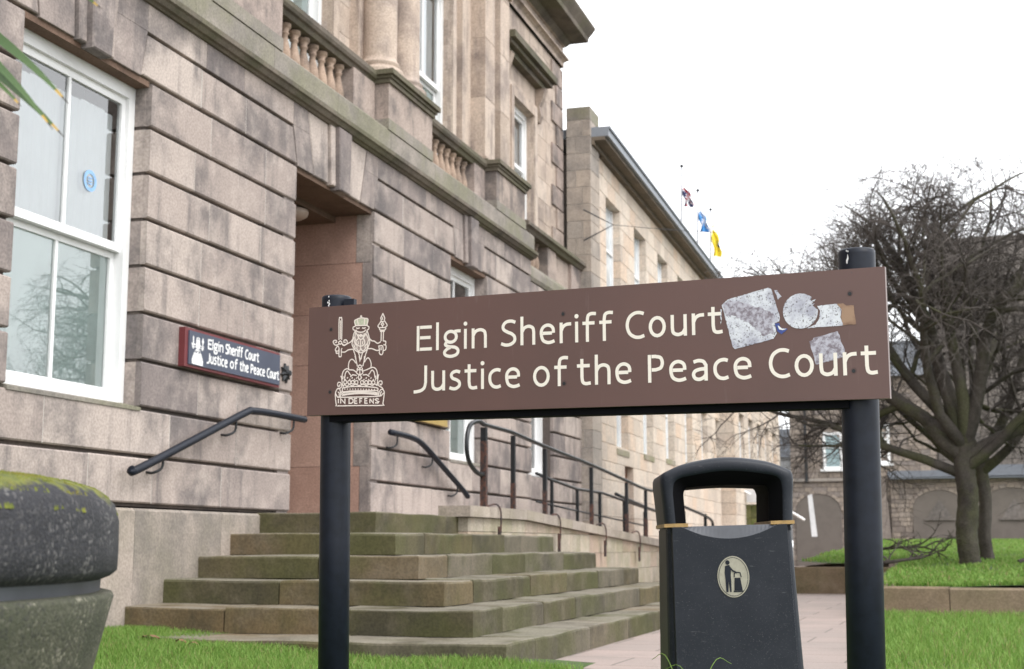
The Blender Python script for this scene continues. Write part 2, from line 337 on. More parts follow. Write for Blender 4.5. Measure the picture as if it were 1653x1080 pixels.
def cat(pts,k=6,closed=False):
    """Catmull-Rom samples"""
    P=[Vector(p) for p in pts]; n=len(P); out=[]
    rngi=range(n if closed else n-1)
    for i in rngi:
        p1=P[i];p2=P[(i+1)%n];p0=P[i-1] if (closed or i>0) else p1*2-p2; p3=P[(i+2)%n] if (closed or i+2<n) else p2*2-p1
        for j in range(k):
            t=j/k; out.append(.5*((2*p1)+(p2-p0)*t+(2*p0-5*p1+4*p2-p3)*t*t+(3*p1-p0-3*p2+p3)*t**3))
    out.append(P[0].copy() if closed else P[-1].copy()); return out

# ================================================================ COURT BUILDING
court=thing('court_building',(0,11,0),'pinkish rusticated sandstone court building with columns on its upper floor','building')
G=[4.381,4.044,3.706,3.369,3.032,2.695,2.358,2.02,1.683,1.346,1.009]
GAP=.026; XB=-.05
ashlar=MB(); YL=-4.0
def course(mb,y0,y1,z0,z1,X=0.,L=.78,seed=0,gap=GAP,sl=0,sr=0):
    """one course of blocks; sl/sr slant the end edges"""
    r=random.Random(int(seed*97+z0*1000)); n=max(1,round((y1-y0)/L)); 
    cuts=[y0]+[y0+(y1-y0)*(i+ (r.uniform(-.28,.28)))/n for i in range(1,n)]+[y1]
    for i in range(len(cuts)-1):
        a,b=cuts[i],cuts[i+1]; j=.0038
        aa=a+(j if i else 0); bb=b-(j if i<len(cuts)-2 else 0)
        zt=z1-gap/2+r.uniform(-.003,.002); zb=z0+gap/2+r.uniform(-.002,.003)
        if (sl and i==0) or (sr and i==len(cuts)-2):
            p=[(aa,zb),(bb,zb),(bb+(sr if i==len(cuts)-2 else 0),zt),(aa+(sl if i==0 else 0),zt)]
            mb.prism(p,X+XB,X,.008,0,r.random())
        else: mb.rblock(aa,bb,zb,zt,X+XB,X-r.uniform(0,.0015),.010,0,r.random())
        if i: mb.box(X+XB+.001,X-.0025,a-.0045,a+.0045,zb+.004,zt-.004,1)
# openings: centre, half width, slant foot half, slant half at 4.381, voussoir lines, keystone half
OPEN=[(7.785,.735,.585,.65,[]),(11.745,.875,.86,.955,[(.525,.67)]),(15.52,.66,.49,.57,[])]
piers=[(YL,7.05),(8.52,10.87),(12.62,14.86),(16.18,18.1)]
for (y0,y1) in piers:
    for i in range(1,8): course(ashlar,y0,y1,G[i+1],G[i],seed=y0)
course(ashlar,YL,10.87,G[9],G[8],seed=1,L=1.1); course(ashlar,12.62,18.1,G[9],G[8],seed=2,L=1.0)
course(ashlar,YL,10.87,G[10],G[9],seed=3,L=1.1); course(ashlar,12.62,18.1,G[10],G[9],seed=4,L=.9)
# course 4.044-4.381 between the slanted voussoirs, and the top band up to the string
ZT=4.60
edges=[YL]
for c,hw,f,s,l in OPEN: edges+= [(c-f,c-s),(c+f,c+s)]
edges.append(18.1)
for i in range(0,len(edges),2):
    a=edges[i];b=edges[i+1]
    a0,a1=(a,a) if not isinstance(a,tuple) else a; b0,b1=(b,b) if not isinstance(b,tuple) else b
    g=.010
    course(ashlar,a0+g,b0-g,G[1],G[0],seed=5+i,sl=a1-a0,sr=b1-b0)
    y=a1; r=random.Random(i)          # top band, flush vertical joints
    while y<b1-.01:
        y2=min(b1,y+r.uniform(.6,.85)); 
        if b1-y2<.35: y2=b1
        ashlar.prism([(y+.002,G[0]+GAP/2),(y2-.002,G[0]+GAP/2),(y2-.002,ZT),(y+.002,ZT)],XB,0,.003,0,r.random()); y=y2
key=[]
for c,hw,f,s,ls in OPEN:
    for sg in (-1,1):
        kb,kt=.205,.245
        bounds=[(kb,kt)]+ls+[(f,s+ (s-f)*.0)]
        for q in range(len(bounds)-1):
            (b0,t0),(b1,t1)=bounds[q],bounds[q+1]; g=.009; last=q==len(bounds)-2
            z1=ZT
            if last:
                tt=t0+(0); zz=(G[0]-G[1])/(ZT-G[1]); mid=b0+(t0-b0)*zz
                P=[(c+sg*(b0+g),G[1]),(c+sg*(b1-.002),G[1]),(c+sg*(t1-.002),G[0]+GAP/2),(c+sg*(mid+g),G[0]+GAP/2)]
                ashlar.prism(P,XB,0,.003,0,.3); v=random.random()
                ashlar.prism([(c+sg*(mid+g),G[0]+GAP/2),(c+sg*(t1-.002),G[0]+GAP/2),(c+sg*(t1-.002),ZT),(c+sg*(t0+g),ZT)],XB,0,.0015,0,.3)
            else:
                ashlar.prism([(c+sg*(b0+g),G[1]),(c+sg*(b1-g),G[1]),(c+sg*(t1-g),ZT),(c+sg*(t0+g),ZT)],XB,0,.008)
    k=MB(); 
    for sg in (-1,1): k.prism([(c+sg*.115,G[1]-.01),(c+sg*.20,G[1]-.01),(c+sg*.24,ZT),(c+sg*.14,ZT)],XB,.03,.008)
    k.prism([(c-.113,G[1]-.04),(c+.113,G[1]-.04),(c+.138,ZT),(c-.138,ZT)],XB,.075,.01,0,.1)
    k.build('keystone',M_ash,court)
ashlar.build('rusticated_wall',[M_ash,M_mort],court)
# masonry behind the joints, pierced by openings
core=MB(); XC=XB-.0
def corebox(y0,y1,z0,z1,x0=-.6,x1=XC): core.box(x0,x1,y0,y1,z0,z1,0,.5)
for (y0,y1) in piers: corebox(y0+.012,y1-.012,1.0,4.7)
corebox(7.04,8.53,1.0,1.66); corebox(14.85,16.19,1.0,1.66); corebox(7.04,8.53,4.05,4.7); corebox(10.86,12.63,4.05,4.7); corebox(14.85,16.19,4.05,4.7)
core.build('wall_core',M_back,court)
# window and door reveals (smooth cheeks)
for y0,y1,x1 in ((7.05,8.52,-.6),(14.86,16.18,-.6)):
    for ya,yb in ((y0-.1,y0+.002),(y1-.002,y1+.1)):
        rev=MB()
        for i in range(1,8): rev.box(XB,-.16,ya,yb,G[i+1]+GAP/2,G[i]-GAP/2,0)
        rev.build('window_reveal',M_ash,court)
for y0,y1 in ((7.0,8.57),(14.82,16.22)):
    sill=MB(); sill.extr([(-.5,1.66),(.008,1.66),(.008,1.685),(-.14,1.72),(-.5,1.72)],y0+.055,y1-.055,0,.2); sill.build('window_sill',M_string,court)
for y0,y1 in ((7.06,8.51),(14.87,16.17)):
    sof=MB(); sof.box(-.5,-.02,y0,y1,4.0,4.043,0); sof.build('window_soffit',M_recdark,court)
# plinth
pl=MB()
def plrun(y0,y1,xf=.05):
    r=random.Random(int(y0*10)); y=y0
    while y<y1-.01:
        y2=min(y1,y+r.uniform(.8,1.25)); 
        if y1-y2<.4:y2=y1
        pl.rblock(y+.003,y2-.003,-.1,.985,-.5,xf,.018,0,r.random())
        pl.box(-.4,xf-.003,y2-.006,y2+.006,-.1,.97,1)
        y=y2
plrun(YL,10.3); plrun(12.9,18.15); plrun(18.15,21.7,-.03)
pl.box(-.5,.035,10.3,12.9,-.1,.98,0,.4)
pl.build('plinth',[M_plinth,M_mort],court)
# entrance recess
rec=MB()
def slabwall(fixed,y0,y1,z0,z1,axis,mat):
    pass
for side,yy in ((0,10.875),(1,12.615)):
    z=.99; k=0
    while z<4.0:
        z2=min(4.04,z+.337*1.5); x=-.02; k+=1; r=random.Random(k+side*50); first=True
        while x>-2.4:
            w=(.10 if k%2 else .17) if first else r.uniform(.7,1.0); x2=max(-2.4,x-w)
            mi=1 if first else 0; d=-.003 if not first else 0
            y_a,y_b=(yy-.2,yy+d) if side==0 else (yy-d,yy+.2)
            rec.box(x-.002,x2+.002,y_a,y_b,z+.002,z2-.002,mi,r.random()); x=x2; first=False
        z=z2
rec.box(-2.6,-2.4,10.66,12.82,.9,4.09,0,.4)
rec.build('recess_wall',[M_jamb,M_ash],court)
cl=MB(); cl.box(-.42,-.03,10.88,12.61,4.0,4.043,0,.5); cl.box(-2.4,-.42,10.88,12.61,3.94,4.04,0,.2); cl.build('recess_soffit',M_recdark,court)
dr=MB(); dr.box(-2.4,-2.33,11.1,12.4,.99,3.2,0); 
for a in (11.2,11.8): dr.box(-2.33,-2.31,a,a+.5,1.1,1.9,0); dr.box(-2.33,-2.31,a,a+.5,2.05,3.1,0)
dr.build('entrance_door',M_wood,court)
# string, blocking course
st=MB(); prof=[(-.4,4.60),(.02,4.60),(.035,4.615),(.06,4.62),(.085,4.65),(.105,4.66),(.105,4.70),(.055,4.715),(-.4,4.715)]
y=YL
while y<18.12:
    y2=min(18.12,y+1.3); st.extr(prof,y+.0015,y2-.0015,0); y=y2
st.build('string_course',M_ledge,court)
bc=MB(); y=YL
while y<18.1:
    y2=min(18.1,y+1.3); bc.extr([(-.5,4.715),(.05,4.715),(.05,4.92),(.03,4.945),(-.5,4.97)],y+.002,y2-.002,0); y=y2
bc.build('blocking_course',M_string,court)
# balustrades: pedestals, rails, balusters
PED=[(9.25,10.45),(12.83,14.12),(16.41,17.68)]
def cornice_prof(mb,x_in,x_f,y0,y1,z0,z1,o):
    h=z1-z0
    for a,b,k in ((0,.35,.35),(.35,.6,.6),(.6,1,1)):
        mb.box(x_in,x_f+o*k,y0-o*k,y1+o*k,z0+h*a,z0+h*b,0,.3)
for (y0,y1) in PED:
    ped=MB(); cap=MB(); ped.box(-.6,.055,y0,y1,4.935,5.05,1,.4)
    ped.box(-.6,.045,y0+.012,y1-.012,5.05,5.43,0)
    cornice_prof(cap,-.6,.045,y0+.012,y1-.012,5.43,5.56,.075)
    pp=ped.build('pedestal',[M_ped,M_string],court); cap.build('pedestal_cornice',M_ledge,pp)
bal_prof=[(.058,0),(.058,.035),(.04,.04),(.045,.06),(.062,.13),(.055,.20),(.032,.29),(.028,.335),(.04,.345),(.04,.36),(.03,.365),(.045,.395),(.045,.40),(.058,.405),(.058,.44)]
bm_=MB(); bm_.lathe(bal_prof,0,0,14,0,.5); 
b0=bm_.build('baluster',stone('baluster_stone',[(.38,.27,.20),(.46,.345,.27)],(.13,.105,.09),.8),court,True)
bals=[]; XR=-.21
def balrow(ya,yb,n,first=False):
    for i in range(n):
        yy=ya+(yb-ya)*(i+.5)/n; bals.append((XR,yy,4.97))
balrow(10.5,12.25,9); balrow(14.15,15.95,9); balrow(6.9,9.2,11)
for (ya,yb) in ((YL,9.27),(10.42,12.85),(14.10,16.43)):
    rail=MB(); rail.extr([(-.36,5.42),(-.12,5.42),(-.10,5.46),(-.075,5.47),(-.06,5.50),(-.06,5.545),(-.09,5.56),(-.36,5.575)],ya,yb,0); rail.build('balustrade_rail',M_ledge,court)
for (ya,yb) in ((12.28,12.82),(15.98,16.40),(8.85,9.24),(10.46,10.5)): ped2=MB(); ped2.box(-.36,-.10,ya,yb,4.95,5.43,0); ped2.build('balustrade_panel',M_ped,court)
# end bay balustrade (set back a little)
XE=-.12
for i in range(5): bals.append((XE-.13,18.35+.2*i,4.62))
rail=MB(); rail.extr([(-.5,5.06),(XE+.02,5.06),(XE+.05,5.10),(XE+.09,5.12),(XE+.09,5.17),(XE+.05,5.185),(-.5,5.2)],18.1,21.35,0)
rail.build('balustrade_rail',M_ledge,court)
for p in bals[1:]: copyobj(b0,p,court)
b0.location=Vector(p0) if (p0:=bals[0]) else None
eb=MB(); eb.box(-.45,XE-.01,19.4,19.85,4.62,5.06,0); eb.box(-.45,XE-.05,19.85,20.7,4.62,5.06,0); eb.box(-.45,XE,20.7,21.3,4.62,5.06,0)
eb.extr([(-.5,4.40),(XE+.005,4.40),(XE+.03,4.45),(XE+.03,4.56),(XE,4.62),(-.5,4.62)],18.1,21.3,1)
eb.build('end_bay_parapet',[M_ped,M_string],court)
ew=MB()
for i in range(1,11):
    z1,z0=(G[i],G[i+1]) if i<10 else (None,None)
    if z1 is None: break
    if i<8: course(ew,18.1,18.42,z0,z1,X=XE,seed=i); course(ew,19.62,21.25,z0,z1,X=XE,seed=i+50)
    else: course(ew,18.1,21.25,z0,z1,X=XE,seed=i+80)
course(ew,18.1,21.25,G[1],4.40,X=XE,seed=9)
ew.box(-.6,XE-.05,18.1,18.43,1,4.4,2); ew.box(-.6,XE-.05,19.61,21.22,1,4.4,2); ew.box(-.6,XE-.05,18.43,19.61,1,1.66,2); ew.box(-.6,XE-.05,18.43,19.61,4.05,4.4,2)
ew.build('end_bay_wall',[M_ash,M_mort,M_back],court)
# ---- upper floor
XU=-.42
uw=MB()
def ucourse(y0,y1,z0,z1,h=.33,X=XU,L=.6,m=0):
    z=z0;k=0
    while z<z1-.01:
        zz=min(z1,z+h); r=random.Random(int(y0*31+z*77)); n=max(1,round((y1-y0)/L)); off=.5*(k%2)
        cuts=[y0]+[y0+(y1-y0)*(i+off*.6+ .2)/n for i in range(0 if k%2 else 1,n) if .05<(i+off*.6+.2)/n<.97]+[y1]
        for i in range(len(cuts)-1): uw.rblock(cuts[i]+.0015,cuts[i+1]-.0015,z+.0015,zz-.0015,X-.2,X,.002,m,r.random())
        z=zz;k+=1
UWIN=[(8.17,.62,7.7),(11.72,.60,7.7),(15.24,.62,7.7),(18.98,.52,7.10)]
ys=[YL]; 
for c,h,t in UWIN: ys+=[c-h,c+h]
ys.append(21.25)
for i in range(0,len(ys),2): ucourse(ys[i],ys[i+1],4.97,8.45)
for c,h,t in UWIN: uw.box(XU-.2,XU,c-h,c+h,t,8.45,0)
uw.box(XU-.2,XU,18.98-.52,18.98+.52,4.97,5.3,0)
uw.build('upper_wall',[M_upper],court)
qn=MB()
for k in range(10):
    z0=5.0+k*.34; l=.62 if k%2 else .36
    qn.rblock(21.25-l,21.262,z0+.008,z0+.33,XU-.2,XU+.03,.006,0)
qn.build('corner_quoin',M_ped,court)
for c,h,t in UWIN:
    ar=MB()
    for wdt,dx,e in ((.20,.05,.002),(.13,.075,.006)):
        for sg_ in (-1,1):
            a=c+sg_*(h+e); b=c+sg_*(h+wdt); ar.box(XU-.1,XU+dx,min(a,b),max(a,b),5.0,t+wdt,0)
        ar.box(XU-.1,XU+dx-.0015,c-h-e,c+h+e,t+e,t+wdt-.001,0)
    ar.build('window_architrave',M_upper,court)
# hood over end window, with consoles
hd=MB(); yc=18.98
for a,b,o in ((7.62,7.70,.12),(7.70,7.76,.20),(7.76,7.86,.27)): hd.box(XU,XU+o,yc-.95-o*.6,yc+.95+o*.6,a,b,1)
hd.build('window_hood',[M_upper,M_ledge],court)
for sg in (-1,1):
    y=yc+sg*.86; hd=MB(); hd.extr([(XU,7.1),(XU+.05,7.1),(XU+.09,7.2),(XU+.06,7.35),(XU+.12,7.48),(XU+.16,7.62),(XU,7.62)],y-.07,y+.07,0); hd.build('hood_console',M_upper,court)
# columns on the middle pedestals
def column(cx,cy):
    m=MB(); r=.185
    m.lathe([(0,5.56),(.26,5.56),(.26,5.60),(.25,5.605),(.265,5.63),(.25,5.66),(.21,5.675),(.205,5.70),(.225,5.72),(.21,5.745),(.19,5.76),(r,5.80),(r,6.6),(r*.97,7.4),(r*.9,8.05),(r*1.1,8.06),(r*.95,8.1),(r*1.3,8.2),(r*1.4,8.3),(0,8.3)],cx,cy,32,0,.5)
    cc=m.build('column',M_upper,court,True); cb_=MB(); cb_.box(-.46,0,cy-.27,cy+.27,5.56,5.585,0); cb_.build('column_plinth',M_ledge,cc); return cc
for yy in (9.55,10.15,13.14,13.80): column(-.19,yy)

for (a,b,x) in ((16.52,16.92,-.14),(17.16,17.56,-.14)):
    pi=MB(); z=5.66
    while z<8.1:
        z2=min(8.15,z+.8); pi.rblock(a,b,z+.0015,z2-.0015,XU,x,.004,0); z=z2
    pi.box(XU,x+.05,a-.05,b+.05,5.56,5.62,1); pi.box(XU,x+.025,a-.025,b+.025,5.62,5.66,0); pi.box(XU,x+.04,a-.04,b+.04,8.15,8.3,0); pi.build('pilaster',[M_upper,M_ledge],court)
for a,w_,x in ((16.2,1.7,.08),(9.3,1.2,.1),(12.88,1.2,.1)):
    pi=MB(); pi.box(XU,XU+x,a,a+w_,5.56,8.3,0); pi.build('wall_pier',M_upper,court)
en=MB()
PE=[(XU+.05,8.45),(XU+.05,8.53),(XU+.09,8.56),(XU+.13,8.57),(XU+.13,8.60),(XU+.04,8.605),(XU+.04,8.79),(XU+.08,8.80),(XU+.15,8.86),(XU+.16,8.88),(XU+.42,8.90),(XU+.43,8.97),(XU+.45,9.0),(XU+.50,9.07),(XU+.53,9.12),(XU+.53,9.155),(XU+.42,9.20),(-1.4,9.26)]
yE=lambda x: 21.25+(max(x,XU)-XU)*.45
vs=[(x,YL,z) for x,z in PE]+[(x,yE(x),z) for x,z in PE]+[(-1.4,yE(x),z) for x,z in PE]; n=len(PE)
for q in range(n-1):
    mi=1 if PE[q][1]>8.79 else 0; en.add([vs[q],vs[q+1],vs[n+q+1],vs[n+q]],[(0,3,2,1)],mi,.4)
    if q<n-2: en.add([vs[n+q],vs[n+q+1],vs[2*n+q+1],vs[2*n+q]],[(0,3,2,1)],mi,.4)
en.box(XU-.0,-.14,YL,17.75,8.3,8.6,0)
en.box(-1.6,XU-.1,YL,21.2,9.14,9.6,0)
en.build('entablature',[M_upper,M_ledge],court)
rfm=MB(); rfm.box(-9,-.62,YL,10.65,-.1,9.17,0); rfm.box(-9,-.62,12.83,21.2,-.1,9.17,0); rfm.box(-9,-.62,10.652,12.828,4.1,9.168,0); rfm.box(-.9,-.44,21.2,21.298,-.1,8.4,0); rfm.box(-9,-2.62,10.652,12.828,-.1,4.098,0); rfm.build('building_body',M_pier,court)
# ---- sash windows
def sash(y0,y1,z0,z1,xf,parent,zm=None,panes=2,lower='frost',upper='blind',fw_=.075,gb=True):
    f=MB(); zm=zm or (z0+z1)/2; t=fw_
    f.box(xf-.10,xf,y0,y0+t,z0,z1); f.box(xf-.10,xf,y1-t,y1,z0,z1); f.box(xf-.10,xf,y0+t,y1-t,z1-t*1.2,z1); f.box(xf-.10,xf+.02,y0+t,y1-t,z0,z0+t*.9)
    fr=f.build('window_frame',M_white,parent)
    for k,(a,b,x) in enumerate(((z0+t*.9,zm,xf-.075),(zm,z1-t*1.2,xf-.03))):
        s=MB(); r=.045; ya,yb=y0+t,y1-t
        s.box(x-.035,x,ya,ya+r,a,b); s.box(x-.035,x,yb-r,yb,a,b); s.box(x-.035,x,ya+r,yb-r,b-r*(1.2 if k else 1),b); s.box(x-.035,x+(.012 if k else 0),ya+r,yb-r,a,a+r*1.3)
        if gb:
            for q in range(1,panes): yq=ya+(yb-ya)*q/panes; s.box(x-.03,x-.003,yq-.014,yq+.014,a+r*1.3,b-r*(1.2 if k else 1))
        sh=s.build('sash',M_white,parent)
        g=MB(); g.add([(x-.018,ya+r,a),(x-.018,yb-r,a),(x-.018,yb-r,b-.03),(x-.018,ya+r,b-.03)],[(0,1,2,3)]); g.build('pane',M_glass,sh)
        mt={'frost':M_frost,'blind':M_blind,'dark':M_dark}[upper if k else lower]
        bl=MB()
        if k and upper=='blind':
            n=26; 
            ye=yb-r-.008
            for j in range(n):
                w=(ye-ya-.03)/n; yy=ya+.03+j*w; zt=b-.14+.012*((j//6)%2)
                bl.add([(xf-.10+.008*(j%2),yy,a),(xf-.10+.008*((j+1)%2),yy+w,a),(xf-.10+.008*((j+1)%2),yy+w,zt),(xf-.10+.008*(j%2),yy,zt)],[(0,1,2,3)],0)
        elif k==0 and lower=='frost': bl.add([(x-.028,ya+r-.01,a),(x-.028,yb-r+.01,a),(x-.028,yb-r+.01,b),(x-.028,ya+r-.01,b)],[(0,1,2,3)])
        else: bl.add([(xf-.35,ya,a),(xf-.35,yb,a),(xf-.35,yb,b),(xf-.35,ya,b)],[(0,1,2,3)])
        bl.build('window_blind' if k else 'frosted_film',mt,sh)
    return fr
for y0,y1,z0,z1,x in [(7.0,8.6,1.6,4.1,-.58),(14.8,16.25,1.6,4.1,-.58),(18.4,19.7,1.6,4.1,-.65)]+[(c-h,c+h,5.0,t,-.605) for c,h,t in UWIN]:
    bk=MB(); bk.box(x-.01,x,y0,y1,z0,z1); bk.build('dark_room',M_dark,court)

sash(7.05,8.515,1.69,4.0,-.135,court,2.78)
sash(14.865,16.175,1.69,4.0,-.16,court,2.78,lower='frost',upper='dark')
sash(18.43,19.6,1.70,4.04,-.28,court,2.8,lower='blind',upper='blind')
for c,h,t in UWIN: sash(c-h,c+h,5.0 if c<18 else 5.3,t,XU-.06,court,6.32 if c<18 else 6.2,lower='frost',upper='blind')
stk=MB(); stk.add([(-.176,8.07+.075*math.cos(a),3.21+.075*math.sin(a)) for a in [i*math.pi/14 for i in range(28)]]+[(-.176,8.07+.05*math.cos(a),3.21+.05*math.sin(a)) for a in [i*math.pi/14 for i in range(28)]],[(i,(i+1)%28,28+(i+1)%28,28+i) for i in range(28)])
stk.box(-.177,-.176,8.045,8.095,3.185,3.195); stk.box(-.177,-.176,8.045,8.095,3.205,3.215); stk.box(-.177,-.176,8.045,8.095,3.225,3.235)
stk.build('round_window_sticker',M_blue,court)
# bulkhead lamp
lm=MB(); lm.lathe([(0,3.93),(.17,3.93),(.185,3.925),(.19,3.90),(.18,3.87),(.14,3.845),(.07,3.83),(0,3.828)],-.60,11.93,28,0,.5)
tag(lm.build('ceiling_lamp',plain('lamp_diffuser',(.42,.33,.28),.4),None,True),'round unlit bulkhead lamp under the ceiling of the entrance recess','lamp')

# ================================================================ STEPS
steps=thing('stone_steps',(1.5,11,0),'mossy worn sandstone steps climbing to the court entrance','steps')
tu,tn,s1,ex=.474,.365,7.875,2.88
def worn_block(mb,x0,x1,y0,y1,z0,z1,r):
    nx=max(1,int((x1-x0)/.16)); ny=max(1,int((y1-y0)/.16)); b=.012
    bm=bmesh.new(); bmesh.ops.create_grid(bm,x_segments=1,y_segments=1,size=.5); bm.clear()
    g=bmesh.ops.create_cube(bm,size=1)
    for v in bm.verts: v.co=Vector((x0+(v.co.x+.5)*(x1-x0),y0+(v.co.y+.5)*(y1-y0),z0+(v.co.z+.5)*(z1-z0)))
    bmesh.ops.bevel(bm,geom=[e for e in bm.edges if all(v.co.z>z1-.001 for v in e.verts)],offset=b*r.uniform(.8,1.8),segments=2,affect='EDGES',profile=.5)
    for k in range(1,ny): bmesh.ops.bisect_plane(bm,geom=bm.verts[:]+bm.edges[:]+bm.faces[:],plane_co=(0,y0+(y1-y0)*k/ny,0),plane_no=(0,1,0))
    for k in range(1,nx): bmesh.ops.bisect_plane(bm,geom=bm.verts[:]+bm.edges[:]+bm.faces[:],plane_co=(x0+(x1-x0)*k/nx,0,0),plane_no=(1,0,0))
    ph=r.uniform(0,9)
    for v in bm.verts:
        if v.co.z>z0+.05:
            w=.0035*math.sin(v.co.x*5+ph)+.0035*math.sin(v.co.y*6.3+ph*2)+r.uniform(-.0015,.0015)
            v.co.z+=w-.003; v.co.x+=.5*w; v.co.y+=.5*w
    mb.add([v.co.copy() for v in bm.verts],[[v.index for v in f.verts] for f in bm.faces] if not bm.verts.index_update() else [],0,r.random()); bm.free()
for k in range(6):
    z1=.168+.165*k; z0=z1-.165-(.15 if k==0 else .0); X=ex-tn*k; Y0=s1+tu*k; YR=[15.6,15.1,14.85,14.45,14.1,12.45][k]
    mb=MB(); r=random.Random(k+3); wx=tn+.12; wy=tu+.12
    if k==5:
        wx=X; wy=2.4
    # side run facing the lawn
    xs=[0]; 
    while xs[-1]<X-1.3: xs.append(xs[-1]+r.uniform(.7,1.1))
    xs.append(X)
    for a,b in zip(xs[:-1],xs[1:]): worn_block(mb,a+.004,b-.004 if b<X else b,Y0,Y0+wy,z0,z1,r)
    # front run facing the path
    yy=Y0+wy+.006
    while yy<YR-.2:
        y2=min(YR,yy+r.uniform(.9,1.4)); 
        if YR-y2<.5: y2=YR
        worn_block(mb,X-wx if k<5 else 0.06,X,yy+.004,y2-.004,z0,z1,r); yy=y2
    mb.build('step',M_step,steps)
fill=MB()
for k in range(5):
    z1=.150+.165*k; fill.box(.06,ex-tn*k-.06,s1+tu*k+.06,[15.6,15.1,14.85,14.45,14.1][k]-.06,z1-.2,z1,0,.2)
fill.box(.06,.9,10.6,12.4,.7,.985,0,.2)
fill.build('step_bed',M_step,steps)
# landing in recess
ld=MB(); ld.box(-2.4,.055,10.88,12.61,.9,.992,0,.6); ld.build('landing',M_step,steps)

# ================================================================ RAMP WALL + RAILINGS
XW=1.15
ramp=thing('ramp_wall',(XW,15,0),'low blockwork ramp wall with sloping coping beside the steps','wall')
cz=lambda y: 1.09 if y<13.9 else (1.09-(y-13.9)*.0405 if y<21 else .80)
rw=MB(); y=12.18; 
while y<23:
    y2=y+.45; z=-.05
    for zz in (.2,.42,.64,.86,1.05):
        zt=min(zz,cz(y)-.10,); zt2=min(zz,cz(y2)-.10)
        if zt-z>.02:
            c=random.random(); rw.add([(XW-.2,y+.003,z),(XW,y+.003,z),(XW,y2-.003,z),(XW-.2,y2-.003,z),(XW-.2,y+.003,zt-.005),(XW,y+.003,zt-.005),(XW,y2-.003,zt2-.005),(XW-.2,y2-.003,zt2-.005)],[(0,3,2,1),(4,5,6,7),(0,1,5,4),(1,2,6,5),(2,3,7,6),(3,0,4,7)],0,c)
        z=zt
    y=y2
rw.build('block_wall',stone('ramp_block',[(.42,.37,.29),(.48,.42,.34),(.46,.34,.27)],(.25,.22,.18),.5,(.17,.19,.07),.35),ramp)
cp=MB(); y=12.1
while y<23:
    y2=y+.6; a,b=cz(y),cz(y2)
    cp.add([(XW-.26,y+.004,a-.10),(XW+.05,y+.004,a-.10),(XW+.05,y2-.004,b-.10),(XW-.26,y2-.004,b-.10),(XW-.26,y+.004,a),(XW+.05,y+.004,a),(XW+.05,y2-.004,b),(XW-.26,y2-.004,b)],[(0,3,2,1),(4,5,6,7),(0,1,5,4),(1,2,6,5),(2,3,7,6),(3,0,4,7)],0)
    y=y2
cp.build('coping',stone('coping_stone',[(.36,.31,.27),(.42,.36,.30)],(.20,.17,.15),.6,(.15,.14,.07),.3),ramp)
rf=MB(); rf.add([(0.06,12.2,1.0),(.9,12.2,1.0),(.9,14,1.0),(.06,14,1.0),(.9,22.9,.3),(.06,22.9,.3)],[(0,1,2,3),(3,2,4,5)]); rf.build('ramp_floor',M_pave,ramp)
# tall outer railing
rl=thing('ramp_railing',(XW,14,1),'tall black railing with looped end on the ramp coping','railing')
post=[(12.64,1.09),(13.57,1.10),(14.73,1.07),(16.8,.98),(18.75,.90),(20.0,.86)]
rz=[1.86,1.85,1.79,1.70,1.59,1.53]
for i,((y,z),t) in enumerate(zip(post,rz)):
    m=MB(); w=.027 if i in (0,) else .021
    m.box(XW-w,XW+w,y-w,y+w,z-.02,t-.02,0); m.box(XW-w-.002,XW+w+.002,y-w-.002,y+w+.002,z-.02,z+(.62 if i==0 else .25),1)
    m.build('post',[M_rail,M_rust],rl)
m=MB(); loop=cat([(XW,12.70,1.40),(XW,12.45,1.40),(XW,12.20,1.50),(XW,12.14,1.66),(XW,12.22,1.82),(XW,12.45,1.885),(XW,12.64,1.87)],5)
line=loop+[(XW,13.5,1.865)]+cat([(XW,13.6,1.86),(XW,14.73,1.80),(XW,16.8,1.71),(XW,18.75,1.60),(XW,20,1.53),(XW,20.8,1.53)],3)[1:]
m.tube(line,.022,8); m.build('handrail',M_rail,rl,True)
for y,z in ((12.9,1.05),(15.05,1.0),(17.2,.93),(19.2,.85)):
    m=MB(); m.tube(cat([(XW,y-.15,z+.05),(XW+.04,y,z+.07),(XW+.075,y+.03,z),(XW+.075,y+.03,z-.2)],4),.009,6); m.box(XW+.052,XW+.075,y,y+.05,z-.34,z-.14); m.build('fixing_strap',M_rust,rl)
# far end hoop railings seen through the bin
r2o=thing('lower_ramp_railing',(.45,20,1),'lower black railing on the inner side of the ramp','railing')
m=MB(); XI=.42
m.tube([(XI,16.9,1.62),(XI,17.6,1.57),(XI,18.9,1.50),(XI,20.3,1.50),(XI,23.2,1.36),(XI,25.6,1.26)],.022,8)
m.tube([(XI,16.9,1.27),(XI,18.9,1.20),(XI,23.2,1.06)],.014,6)
m.build('handrail',M_rail,r2o,True)
for y,t in ((17.6,1.57),(18.9,1.5),(20.2,1.5),(21.8,1.43),(23.4,1.35),(25.0,1.28)):
    m=MB(); m.box(XI-.02,XI+.02,y-.02,y+.02,.3,t-.01); m.build('post',M_rail,r2o)
r3o=thing('hooped_railing',(1.2,26,.4),'black hooped railing at the far foot of the ramp','railing')
for x in (XW,.5):
    m=MB(); m.tube(cat([(x,20.9,1.5),(x,23.0,1.36),(x,25.4,1.22),(x,25.9,1.1),(x,25.8,.85),(x,25.0,.8)],6),.026,8); m.build('handrail',M_rail,r3o,True)
    for y in (23.0,25.1):
        m=MB(); m.box(x-.025,x+.025,y-.025,y+.025,.1,1.28); m.build('post',M_rail,r3o)
m=MB(); m.tube(cat([(XW,22.2,.3),(XW,22.2,.85),(XW,22.6,1.0),(XW,23.6,1.0),(XW,24.0,.85),(XW,24.0,.3)],6),.024,8)
m.build('hoop',M_rail,r3o,True)
